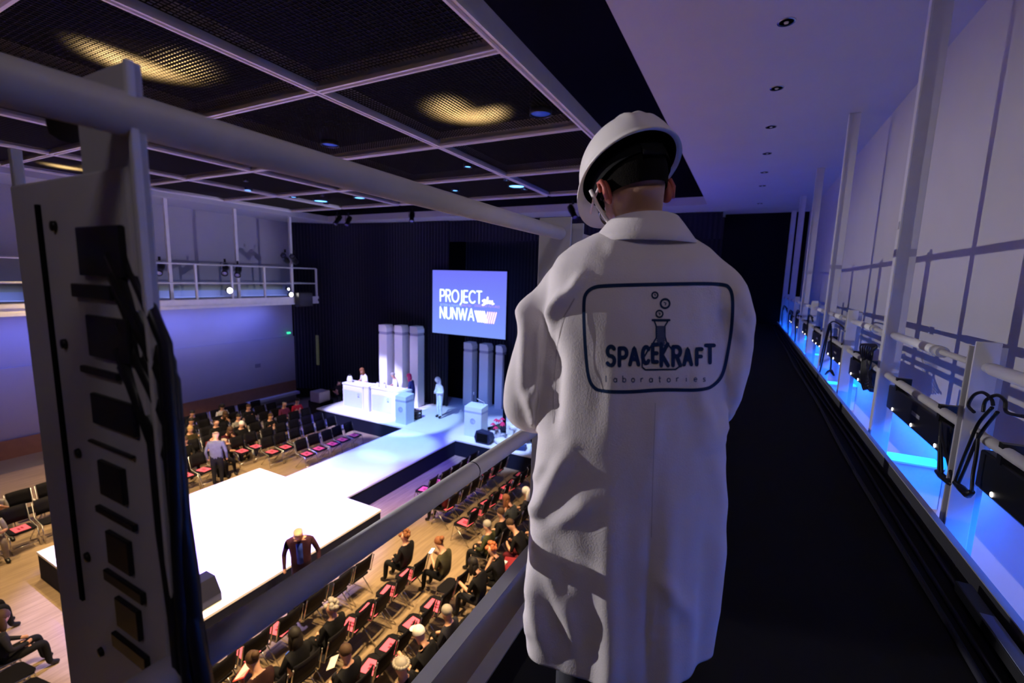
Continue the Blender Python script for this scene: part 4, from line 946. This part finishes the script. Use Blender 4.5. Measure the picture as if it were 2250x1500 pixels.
small('paper_cup', 'white paper cup on a lap in front of the olive jacket man', 'cup', (-4.0, 7.75, -5.99), (0, 0, 0), .08, .08, (M_white,), .10)
for i, (x, y) in enumerate([(-15.9, 4.0), (-12.3, 1.9), (-10.2, 1.95), (-9.1, 1.0)]):
    small('white_programme', ['white programme on a chair at the left frame edge', 'white programme on the chair farthest left in the row facing the platform', 'white programme lying in the row facing the platform', 'white programme at the bottom left corner'][i], 'programme', (x, y, ZF+.464), (0, 0, i*.7), .2, .28, (mat('leaflet white', (.8, .72, .65), .6),))
small('handbag', 'black bag on the floor behind the standing grey-shirted man', 'bag', (-14.35, 7.9, ZF), (0, 0, .4), .35, .22, (M_black,), .3)
small('red_coat', 'dark red coat lying over a chair by the aisle under the walkway', 'coat', (-3.8, 7.8, ZF+.47), (0, 0, .3), .5, .5, (mat('dark red cloth', (.20, .01, .02), .9),), .1)
#PART3
# ================================================================== THE PERSON IN THE WHITE COAT
MC = Vector((-.22, 1.10, 0)); Md = Vector((-.204, .979, 0)); Mr = Vector((.979, .204, 0))
man = thing('person', 'person in white lab coat and white hard hat seen from behind on the walkway', 'person', (MC.x, MC.y, ZD))
OFF = Vector((MC.x, MC.y, ZD))
def P3(s_, t_, z): return MC+Mr*s_+Md*t_+Vector((0, 0, z))-OFF     # in the person's own space
def toM(v): q = Vector(v)+OFF-MC; return q.dot(Mr), q.dot(Md), q.z
def voxel(mb, vox, smooth_it=6):
    me = mb.mesh('v', M_skin); o = bpy.data.objects.new('v', me); C.objects.link(o)
    m = o.modifiers.new('r', 'REMESH'); m.mode = 'VOXEL'; m.voxel_size = vox; m.use_smooth_shade = True
    s_ = o.modifiers.new('s', 'SMOOTH'); s_.factor = .5; s_.iterations = smooth_it
    r = bake(o); bpy.data.objects.remove(o); return r
PHI = radians(16)
def ring(sl, sr, bb, t0, z, n=40, e=2.05, dz=0):
    c = (sl+sr)/2; w = (sr-sl)/2; a = sqrt(max(w*w-(bb*sin(PHI))**2, 1e-4))/cos(PHI); out = []
    for k in range(n):
        th = 2*pi*k/n; cx = abs(cos(th))**(2/e)*(1 if cos(th) >= 0 else -1); cy = abs(sin(th))**(2/e)*(1 if sin(th) >= 0 else -1)
        x, y = a*cx, bb*cy
        out.append(P3(c+x*cos(PHI)-y*sin(PHI), t0+x*sin(PHI)+y*cos(PHI), z+dz*cx))
    return out
TR_ = [(.125, -.095, .080, .062, .055), (.112, -.125, .108, .078, .045), (.085, -.168, .150, .096, .035), (.055, -.205, .182, .108, .025), (.02, -.222, .192, .116, .018),
       (-.06, -.224, .190, .124, .01), (-.2, -.224, .194, .130, .0), (-.33, -.230, .208, .134, 0), (-.42, -.236, .222, .138, 0), (-.55, -.240, .230, .145, 0),
       (-.68, -.247, .233, .152, 0), (-.80, -.254, .230, .158, 0), (-.90, -.258, .226, .165, 0), (-.985, -.250, .222, .168, 0)]
b = MB(); b.loft([ring(sl, sr, bb, t0, z) for z, sl, sr, bb, t0 in TR_])
def arm(b, pts, rs, n=20):
    P = [P3(*p) for p in pts]; Q = []; RR = []
    for i in range(len(P)-1):
        a = P[max(i-1, 0)]; b_ = P[i]; c = P[i+1]; d = P[min(i+2, len(P)-1)]
        for j in range(5):
            t = j/5; Q.append(.5*((2*b_)+(c-a)*t+(2*a-5*b_+4*c-d)*t*t+(3*b_-a-3*c+d)*t*t*t)); RR.append(rs[i]+(rs[i+1]-rs[i])*t)
    Q.append(P[-1]); RR.append(rs[-1]); b.tube(Q, RR, n)
LA = [(-.150, .02, .02), (-.205, .01, -.045), (-.245, -.01, -.16), (-.272, -.02, -.29), (-.262, .02, -.345), (-.19, .14, -.36), (-.11, .25, -.33)]
RA = [(.130, .05, .02), (.182, .05, -.03), (.206, .06, -.12), (.205, .07, -.21), (.185, .10, -.30), (.13, .20, -.335), (.06, .30, -.31)]
arm(b, LA, [.060, .060, .058, .060, .064, .054, .044]); arm(b, RA, [.060, .058, .054, .054, .052, .046, .040])
coat_me = voxel(b, .0075, 8)
# cloth folds: ridges (px polyline start/end, height, width) seen on the back, applied along the surface normal
def pl(x, y, t_):
    ra = ray(x, y); k_ = (MC.dot(Md)+t_)/ra.dot(Md); p = ra*k_; return (p-MC).dot(Mr), p.z
FOLDS = [((1247, 640), (1205, 705), .010, .012), ((1232, 648), (1204, 750), .008, .010), ((1283, 600), (1232, 680), .009, .012), ((1170, 600), (1148, 720), .010, .012), ((1166, 640), (1150, 860), .013, .015),
         ((1190, 700), (1172, 930), .012, .014), ((1150, 850), (1180, 940), .010, .012), ((1178, 840), (1160, 880), .008, .01), ((1205, 700), (1215, 820), -.010, .014), ((1225, 760), (1210, 960), -.012, .018),
         ((1250, 985), (1178, 1135), .018, .020), ((1200, 1010), (1178, 1060), .010, .012), ((1185, 1140), (1180, 1100), .012, .014), ((1310, 1095), (1200, 1165), .010, .022), ((1170, 1180), (1300, 1250), -.006, .015),
         ((1165, 1250), (1200, 1430), .014, .018), ((1200, 1220), (1240, 1380), .008, .016), ((1160, 1330), (1172, 1400), .010, .012), ((1240, 1300), (1262, 1440), .006, .014),
         ((1585, 640), (1640, 760), .009, .014), ((1610, 620), (1655, 720), .007, .012), ((1592, 730), (1600, 860), .009, .012), ((1625, 780), (1610, 900), .009, .012), ((1600, 880), (1590, 960), .009, .012),
         ((1545, 880), (1590, 1000), .006, .014), ((1440, 880), (1425, 1100), .004, .016), ((1435, 1250), (1520, 1360), .009, .020), ((1560, 960), (1600, 1150), .006, .014), ((1530, 800), (1552, 1010), .005, .016),
         ((1355, 760), (1330, 1000), .003, .02), ((1600, 1150), (1560, 1400), .007, .018), ((1430, 1160), (1424, 1500), -.007, .006), ((1436, 1280), (1432, 1500), .005, .010), ((1400, 500), (1330, 560), .003, .02)]
FP = [(pl(*a, -.13), pl(*c, -.13), h, w_) for a, c, h, w_ in FOLDS]
from mathutils import noise as NZ
def seg2(p, a, c):
    ax, ay = c[0]-a[0], c[1]-a[1]; L2 = ax*ax+ay*ay; t = ((p[0]-a[0])*ax+(p[1]-a[1])*ay)/L2; tc = max(0, min(1, t))
    dx, dy = p[0]-a[0]-tc*ax, p[1]-a[1]-tc*ay; fade = min(1, max(0, min(tc, 1-tc)*3.0+.25)); return sqrt(dx*dx+dy*dy), fade
def folds(me):
    nrm = [v.normal.copy() for v in me.vertices]
    for v, n in zip(me.vertices, nrm):
        s_, t_, z = toM(v.co); d = 0; facing = -n.dot(Md)
        if facing > -.45:
            kk = (MC.dot(Md)-.13)/max((MC.dot(Md)+t_), .2); q = (s_*kk if 0 else s_*kk, z*kk)
            for a, c, h, w_ in FP:
                dd, fd = seg2(q, a, c)
                if dd < 3*w_: d += (1.5 if z > -.38 else 1.0)*h*fd*math.exp(-(dd/w_)**2)
        low = max(0, min(1, (-.35-z)/.5))
        th = atan2(t_, s_)
        d += .009*low*sin(th*7+.6*sin(z*9)+1.0)+.004*low*sin(th*15+z*5)
        d += .005*NZ.noise(Vector((s_*9, t_*9, z*4.5)))+.002*NZ.noise(Vector((s_*24, t_*24, z*12)))
        v.co = v.co+n*d
folds(coat_me)
import bmesh
bm = bmesh.new(); bm.from_mesh(coat_me)
zc = -.928-OFF.z
bmesh.ops.bisect_plane(bm, geom=bm.verts[:]+bm.edges[:]+bm.faces[:], plane_co=(0, 0, zc), plane_no=(0, 0, -1), clear_outer=True)
kill = []
for f in bm.faces:
    s_, t_, z = toM(f.calc_center_median())
    if z > .108 and abs(s_+.01) < .085 and f.normal.z > .75: kill.append(f)
bmesh.ops.delete(bm, geom=kill, context='FACES'); bm.to_mesh(coat_me); bm.free()
M_coat = mat('coat cotton', (.66, .61, .63), .85, var=.05, scale=5, bump=.10, bscale=260, spec=.15, sheen=.15)
coat_me.materials.clear(); coat_me.materials.append(M_coat)
for p in coat_me.polygons: p.use_smooth = True
coat = link('lab_coat', coat_me, man)
so = coat.modifiers.new('thick', 'SOLIDIFY'); so.thickness = .003; so.offset = -1
# centre back seam and shoulder yoke seams as thin raised lines, logo print: all laid on the coat surface
bvh = BVHTree.FromPolygons([v.co for v in coat_me.vertices], [tuple(p.vertices) for p in coat_me.polygons])
def oncoat(x, y, lift=.0018):
    d = ray(x, y).normalized(); loc, n, i, dist = bvh.ray_cast(-OFF, d)
    if loc is None: return None
    return loc-d*lift
def cstroke(mb, pts, w_, step=4, lift=.0018):
    P = []
    for i in range(len(pts)-1):
        a, c = pts[i], pts[i+1]; L = math.dist(a, c); n = max(1, int(L/step))
        for j in range(n): P.append((a[0]+(c[0]-a[0])*j/n, a[1]+(c[1]-a[1])*j/n))
    P.append(pts[-1]); h = w_/2; prev = None
    for i in range(len(P)):
        a = P[max(i-1, 0)]; c = P[min(i+1, len(P)-1)]; L = math.dist(a, c) or 1
        nx, ny = -(c[1]-a[1])/L*h, (c[0]-a[0])/L*h; q = [oncoat(P[i][0]+nx*k_, P[i][1]+ny*k_, lift) for k_ in (-1, 0, 1)]
        if None in q: prev = None; continue
        if prev: mb.add(prev+q, [(0, 1, 4, 3), (1, 2, 5, 4)], True)
        prev = q
    for e in (P[0], P[-1]):
        ds = [oncoat(e[0]+h*cos(2*pi*i/8), e[1]+h*sin(2*pi*i/8), lift) for i in range(8)]
        if None not in ds and w_ > 3: mb.add(ds, [tuple(range(8))])
M_ink = mat('navy ink', (.012, .03, .09), .8, var=.2, scale=60, spec=.1)
M_ink2 = mat('faded navy ink', (.07, .09, .17), .8, var=.3, scale=60, spec=.1)
def rr_(x0, x1, y0, y1, r, n=8):
    out = []
    for cx, cy, a0 in ((x1-r, y0+r, -90), (x1-r, y1-r, 0), (x0+r, y1-r, 90), (x0+r, y0+r, 180)):
        out += [(cx+r*cos(radians(a0+90*i/n)), cy+r*sin(radians(a0+90*i/n))) for i in range(n+1)]
    return out+[out[0]]
def chaikin(p, k=3):
    for _ in range(k):
        q = []
        for i in range(len(p)-1):
            a, c = p[i], p[i+1]; q += [(a[0]*.75+c[0]*.25, a[1]*.75+c[1]*.25), (a[0]*.25+c[0]*.75, a[1]*.25+c[1]*.75)]
        p = q+[q[0]]
    return p
b = MB(); cstroke(b, chaikin([(1325, 627), (1450, 624), (1590, 622), (1606, 634), (1611, 662), (1608, 720), (1600, 770), (1590, 820), (1575, 842), (1548, 858), (1450, 855), (1390, 861), (1320, 860), (1302, 850), (1291, 825), (1284, 740), (1282, 660), (1288, 642), (1303, 631), (1325, 627)]), 7.5)
b.obj('logo_border', M_ink, coat, label='navy rounded rectangle border of the back print')
b = MB()
cstroke(b, [(1434, 703), (1471, 703)], 5); cstroke(b, [(1438, 706), (1442, 716), (1442, 742), (1436, 752), (1422, 772), (1411, 792), (1411, 806), (1418, 812), (1484, 811), (1493, 805), (1492, 792), (1478, 770), (1464, 750), (1461, 738), (1461, 716), (1467, 706)], 3.4)
b.obj('flask_outline', M_ink, coat); b = MB()
for y in range(718, 760, 5): cstroke(b, [(1445, y), (1459, y)], 5)
b.obj('flask_fill', M_ink2, coat, kind='stuff')
for cx, cy, r, m_ in ((1439, 648, 6.5, 3.4), (1461.5, 666.5, 10, 4.2), (1449, 689, 7.5, 3.2)):
    b = MB(); cstroke(b, [(cx+r*cos(i*pi/9), cy+r*sin(i*pi/9)) for i in range(19)], m_, 2); cstroke(b, [(cx-r*.3, cy-r*.3), (cx+r*.2, cy-r*.1), (cx, cy+r*.4)], 2, 2); b.obj('bubble', M_ink, coat)
LET = [('S', 1331, 1352, 757, 806), ('P', 1358, 1379, 761, 806), ('A', 1381, 1405, 760, 804), ('C', 1409, 1427, 758, 801), ('E', 1431, 1446, 753, 798), ('K', 1450, 1470, 752, 806), ('R', 1476, 1497, 758, 806), ('A', 1500, 1521, 762, 804), ('F', 1528, 1544, 763, 804), ('T', 1548, 1571, 755, 800)]
for ch, x0, x1, y0, y1 in LET:
    wd, ss = GL[ch]; mx = max(max(x for x, y in st) for st in ss) or 1; b = MB()
    for st in ss: cstroke(b, [(x0+3+x/mx*(x1-x0-5), y1-3.5-y*(y1-y0-7)) for x, y in st], 8.6, 3, .0022)
    b.obj('logo_letter', M_ink, coat, label='letter %s of the word SPACEKRAFT' % ch)
SM = {'l': [[(.3, 1), (.3, 0)]], 'a': [ARC(.35, .3, .28, .3, 0, 360, 10), [(.65, .6), (.65, 0)]], 'b': [[(.1, 1), (.1, 0)], ARC(.38, .3, .28, .3, 0, 360, 10)], 'o': [ARC(.35, .3, .3, .3, 0, 360, 10)],
      'r': [[(.15, .6), (.15, 0)], [(.15, .4), (.35, .6), (.55, .58)]], 't': [[(.3, .9), (.3, .05), (.5, 0)], [(.1, .6), (.55, .6)]], 'i': [[(.3, .6), (.3, 0)], [(.3, .88), (.3, .92)]], 'e': [ARC(.35, .3, .28, .3, -40, -360, 10)+[(.07, .3)]][:1], 's': [[(.55, .55), (.2, .58), (.15, .4), (.5, .25), (.5, .05), (.1, .02)]]}
for i, ch in enumerate('laboratories'):
    x0 = 1328+i*19.6; yb = 839+ (0 if i < 8 else -1); b = MB()
    for st in SM[ch]: cstroke(b, [(x0+x*12, yb-y*14) for x, y in st], 2.2 if i < 10 else 1.8, 2, .002)
    if ch == 'e': cstroke(b, [(x0+1, yb-4.5), (x0+8, yb-4.5)], 2, 2)
    b.obj('logo_small_letter', M_ink2, coat, label='letter %s of the word laboratories' % ch)
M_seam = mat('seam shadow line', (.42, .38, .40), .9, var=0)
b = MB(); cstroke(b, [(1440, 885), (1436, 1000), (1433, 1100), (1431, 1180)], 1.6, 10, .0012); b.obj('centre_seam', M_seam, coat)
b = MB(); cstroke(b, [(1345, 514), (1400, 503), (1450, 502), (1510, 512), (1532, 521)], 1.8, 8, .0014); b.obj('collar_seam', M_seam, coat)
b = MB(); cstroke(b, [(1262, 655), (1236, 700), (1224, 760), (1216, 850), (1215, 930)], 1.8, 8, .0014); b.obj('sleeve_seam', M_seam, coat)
# collar: a stand with the fall folded over it
def cring(a_, c_, cs, ct, z, tilt, n=44, open_=.0):
    out = []
    for k in range(n):
        th = 2*pi*k/n; x, y = a_*cos(th), c_*sin(th)
        out.append(P3(cs+x*cos(PHI+.15)-y*sin(PHI+.15), ct+x*sin(PHI+.15)+y*cos(PHI+.15), z+tilt*sin(th)))
    return out
b = MB(); b.loft([cring(.070, .066, -.012, .066, .095, -.01), cring(.076, .070, -.012, .062, .128, -.014), cring(.080, .074, -.012, .060, .142, -.018), cring(.086, .080, -.012, .058, .141, -.018), cring(.098, .090, -.010, .052, .126, -.014), cring(.115, .100, -.008, .044, .105, -.008), cring(.127, .108, -.006, .038, .090, -.002)], False)
cl = b.obj('collar', M_coat, coat); so = cl.modifiers.new('t', 'SOLIDIFY'); so.thickness = .003
# body: torso, neck, head, arms, legs as one surface
HP = P3(-.045, .085, .245)
HM = (Matrix(((Mr.x, Md.x, 0), (Mr.y, Md.y, 0), (0, 0, 1))).to_4x4() @ Matrix.Rotation(radians(27), 4, 'Z') @ Matrix.Rotation(radians(-30), 4, 'X') @ Matrix.Rotation(radians(-6), 4, 'Y'))
def H(x, y, z): return HP+(HM @ Vector((x, y, z)))
b = MB()
b.ell(H(0, -.005, .01), (.076, .096, .092), 26, 18, HM)                    # skull
b.ell(H(0, .03, -.035), (.062, .066, .082), 24, 16, HM)                    # face
b.ell(H(0, .055, -.095), (.036, .034, .028), 16, 10, HM)                   # chin
b.tube([H(0, .09, .012), H(0, .106, -.018), H(0, .118, -.040), H(0, .10, -.05)], [.008, .010, .014, .010], 10)   # nose
for s_ in (-1, 1): b.ell(H(s_*.034, .062, -.042), (.02, .022, .02), 12, 8, HM)
b.ell(H(0, .09, -.074), (.022, .010, .006), 12, 8, HM); b.ell(H(0, .087, -.084), (.018, .010, .006), 12, 8, HM)  # lips
for s_ in (-1, 1): b.ell(H(s_*.030, .082, .018), (.022, .010, .007), 12, 8, HM)      # brow
b.tube([H(0, -.028, -.03), P3(-.022, .075, .165), P3(-.008, .050, .10), P3(0, .03, .05)], [.060, .056, .060, .075], 24)
b.loft([ring(-.11, .08, .07, .03, .07, 28), ring(-.19, .165, .09, .02, .01, 28), ring(-.19, .165, .10, .0, -.2, 28), ring(-.17, .15, .10, 0, -.4, 28), ring(-.19, .17, .11, 0, -.6, 28)])
arm(b, LA+[(-.06, .30, -.31)], [.045, .045, .042, .040, .040, .036, .028, .026], 16); arm(b, RA+[(.02, .34, -.30)], [.045, .045, .042, .040, .040, .036, .028, .026], 16)
for s_ in (-1, 1):
    hx = -.01+s_*.09
    b.tube([P3(hx, 0, -.52), P3(hx, .01, -.75), P3(hx*1.05, .02, -.95), P3(hx*1.05, -.01, -1.1), P3(hx*1.05, 0, -1.26)], [.09, .08, .062, .058, .05], 18)
    b.tube([P3(hx*1.05, -.04, -1.262), P3(hx*1.1, .10, -1.262), P3(hx*1.15, .17, -1.272)], [.04, .045, .028], 14)
bd_me = voxel(b, .0055, 3)
M_trs = mat('dark trousers', (.02, .02, .03), .8); bd_me.materials.clear()
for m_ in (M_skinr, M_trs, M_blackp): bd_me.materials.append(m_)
for p in bd_me.polygons:
    z = (Vector(p.center)+OFF).z; p.material_index = 0 if z > -.5 else (1 if z > -1.2 else 2); p.use_smooth = True
mb_ = link('body', bd_me, man)
for s_ in (-1, 1):   # ears
    b = MB(); EM = HM @ Matrix.Rotation(s_*radians(22), 4, 'Z'); c0 = Vector((s_*.079, -.008, -.035))
    b.ell(H(*c0), (.010, .020, .033), 16, 12, EM); b.tube([H(c0.x+s_*.008, c0.y+.014, c0.z+.012), H(c0.x+s_*.014, c0.y+.002, c0.z+.030), H(c0.x+s_*.015, c0.y-.014, c0.z+.022), H(c0.x+s_*.014, c0.y-.018, c0.z), H(c0.x+s_*.008, c0.y-.006, c0.z-.026)], [.004, .005, .0055, .005, .006], 8)
    b.obj('ear', mat('ear red', (.38, .09, .065), .5, var=.15, scale=30), mb_)  # red light on the ear is put into its colour
    MB().ell(H(s_*.030, .083, -.012), (.012, .010, .010), 12, 8).obj('eye', mat('eye white', (.7, .7, .7), .2, var=0), mb_)
# short dark hair: shell over the skull with a ragged lower edge plus fine hairs
b = MB(); rings = []; n = 40
for i in range(14):
    el = radians(90-(130)*i/13); ring_ = []
    for k in range(n):
        th = 2*pi*k/n; back = (1-sin(th))/2; e2 = el if el > 0 else el*(.15+.85*back**.8)
        r0 = cos(e2) if i else .01; ring_.append(H(.0795*r0*cos(th), -.007+.0995*r0*sin(th), .010+.0965*sin(e2)-.012*(i/13)**3*back))
    rings.append(ring_)
b.loft(rings, False); M_hair = mat('hair short dark', (.006, .005, .0045), .95, spec=.05, var=.4, scale=60, bump=.3, bscale=300); b.obj('hair', M_hair, mb_)
# hands: palm, four fingers and a thumb each, loosely curled round a notepad
def hand(P, fwd, up, side):
    fwd = fwd.normalized(); up = (up-fwd*up.dot(fwd)).normalized(); lat = fwd.cross(up)*side
    L = lambda a_, b_, c_: P+lat*a_+fwd*b_+up*c_
    V = [L(0, -.02, 0), L(0, .035, 0), L(0, .07, -.002)]; E = [(0, 1), (1, 2)]; R = [(.026, .020), (.036, .016), (.038, .014)]
    for j, (o_, ln) in enumerate([(-.030, .068), (-.010, .078), (.011, .073), (.030, .058)]):
        k0 = len(V); V += [L(o_, .085, -.004), L(o_*1.05, .085+ln*.38, -.012), L(o_*1.05, .085+ln*.62, -.032), L(o_, .085+ln*.62, -.052)]; R += [.0098, .009, .0085, .007]
        E += [(2, k0), (k0, k0+1), (k0+1, k0+2), (k0+2, k0+3)]
    k0 = len(V); V += [L(-.036, .015, -.008), L(-.055, .045, -.024), L(-.050, .075, -.036)]; R += [.013, .0105, .0085]; E += [(1, k0), (k0, k0+1), (k0+1, k0+2)]
    return skinmesh(V, E, R, 2)
for side, P_, f_ in ((1, P3(-.045, .315, -.305), Mr*.5+Md*.55+Vector((0, 0, .12))), (-1, P3(.010, .355, -.298), Mr*-.65+Md*.35+Vector((0, 0, .05)))):
    me = hand(P_, f_, Vector((0, 0, 1)), side); me.materials.clear(); me.materials.append(M_skinr)
    for p in me.polygons: p.use_smooth = True
    link('hand', me, mb_)
# helmet: shell with three ridges, rim and front brim
M_strap = mat('suspension and inner shade', (.006, .006, .007), .8, spec=.08)
n = 72; rings = []; HO = (0, .000, .034)
def shell(off, z0=0.0):
    rings = []
    for i in range(22):
        el = pi/2*(1-i/21.0); r0 = max(cos(el)**.92, .004); z = sin(el); ring_ = []
        for k in range(n):
            th = 2*pi*k/n; x = (.119+off)*r0*cos(th); y = (.142+off)*r0*sin(th); zz = (.118+off)*z
            rid = 0
            for xr in (-.030, 0, .030): rid += .0065*math.exp(-((x-xr)/.0085)**2)
            zz += rid*min(1, z*1.6)*(1 if abs(y) < .13 else .3)
            ring_.append(H(HO[0]+x, HO[1]+y, HO[2]+zz))
        rings.append(ring_)
    return rings
rg = shell(0); rim = []
for k in range(n):
    th = 2*pi*k/n; fr_ = max(0, sin(th)); e_ = .008+.052*fr_**2.2; rim.append(H(HO[0]+(.119+e_*.55)*cos(th), HO[1]+(.142+e_)*sin(th), HO[2]-.006-.014*fr_**2))
rim2 = [v+(HM @ Vector((0, 0, -.006))) for v in rim]
inn = [H(HO[0]+.113*cos(2*pi*k/n), HO[1]+.136*sin(2*pi*k/n), HO[2]-.004) for k in range(n)]
inner = list(reversed(shell(-.005)))
M_helm = mat('hard hat plastic', (.68, .64, .64), .38, var=.04, scale=8, spec=.45)
b = MB(); b.loft(rg+[rim, rim2, inn], False); hh = b.obj('hard_hat', M_helm, man); b = MB(); b.loft([inn]+inner, False); b.obj('shaded_inner_shell', M_strap, hh)  # shade inside the hat put into a near-black inner shell
b = MB(); b.loft([[H(HO[0]+r_*cos(2*pi*k/32), HO[1]+r_*1.2*sin(2*pi*k/32), z_) for k in range(32)] for r_, z_ in ((.092, -.004), (.092, .024), (.089, .024), (.089, -.004))], False); b.obj('suspension_band', M_strap, hh)
b = MB(); b.loft([[H(.028*u-0, -.116+.003*q, z_) for u, q in ((-1, 0), (1, 0), (1, 1), (-1, 1))] for z_ in (-.018, .012)]); b.obj('adjuster', M_strap, hh)
# safety glasses
gl = MB(); M_frame = mat('pale pink glasses arm', (.60, .48, .52), .35, var=0)
for s_ in (-1, 1): MB().tube([H(s_*.083, -.022, -.022), H(s_*.087, .0, -.006), H(s_*.086, .05, -.010), H(s_*.076, .100, -.014)], .0035, 8).obj('glasses_arm', M_frame, man)
m = bpy.data.materials.new('clear lens'); m.use_nodes = True; q = m.node_tree.nodes['Principled BSDF']; q.inputs['Transmission Weight'].default_value = .95; q.inputs['Roughness'].default_value = .08; q.inputs['Base Color'].default_value = (.9, .92, 1, 1)
b = MB(); rings = []
for j in range(5):
    v_ = j/4; rings.append([H(.079*sin(a_)*(1-.08*abs(v_-.5)), .035+.082*cos(a_), -.048+.052*v_) for a_ in [radians(-80+160*i/16) for i in range(17)]])
vs = [p for r_ in rings for p in r_]; b.add(vs, [(j*17+i, j*17+i+1, (j+1)*17+i+1, (j+1)*17+i) for j in range(4) for i in range(16)], True)
o = b.obj('safety_lens', m, man); so = o.modifiers.new('t', 'SOLIDIFY'); so.thickness = .002
# chin strap on the left side
b = MB(); b.tube([H(-.098, .03, .004), H(-.088, .035, -.04), H(-.060, .05, -.09), H(-.02, .07, -.118)], .005, 6); b.obj('chin_strap', M_helm, man)
# notepad in the hands
npd = thing('notepad', 'small pad held in front of the person in the white coat, hidden by the body', 'notepad', P3(-.01, .395, -.335)+OFF, .3)
MB().box(-.07, .07, -.05, .06, 0, .006).obj('cover', M_blackp, npd); MB().box(-.066, .066, -.047, .057, .006, .012).obj('paper', M_white, npd)
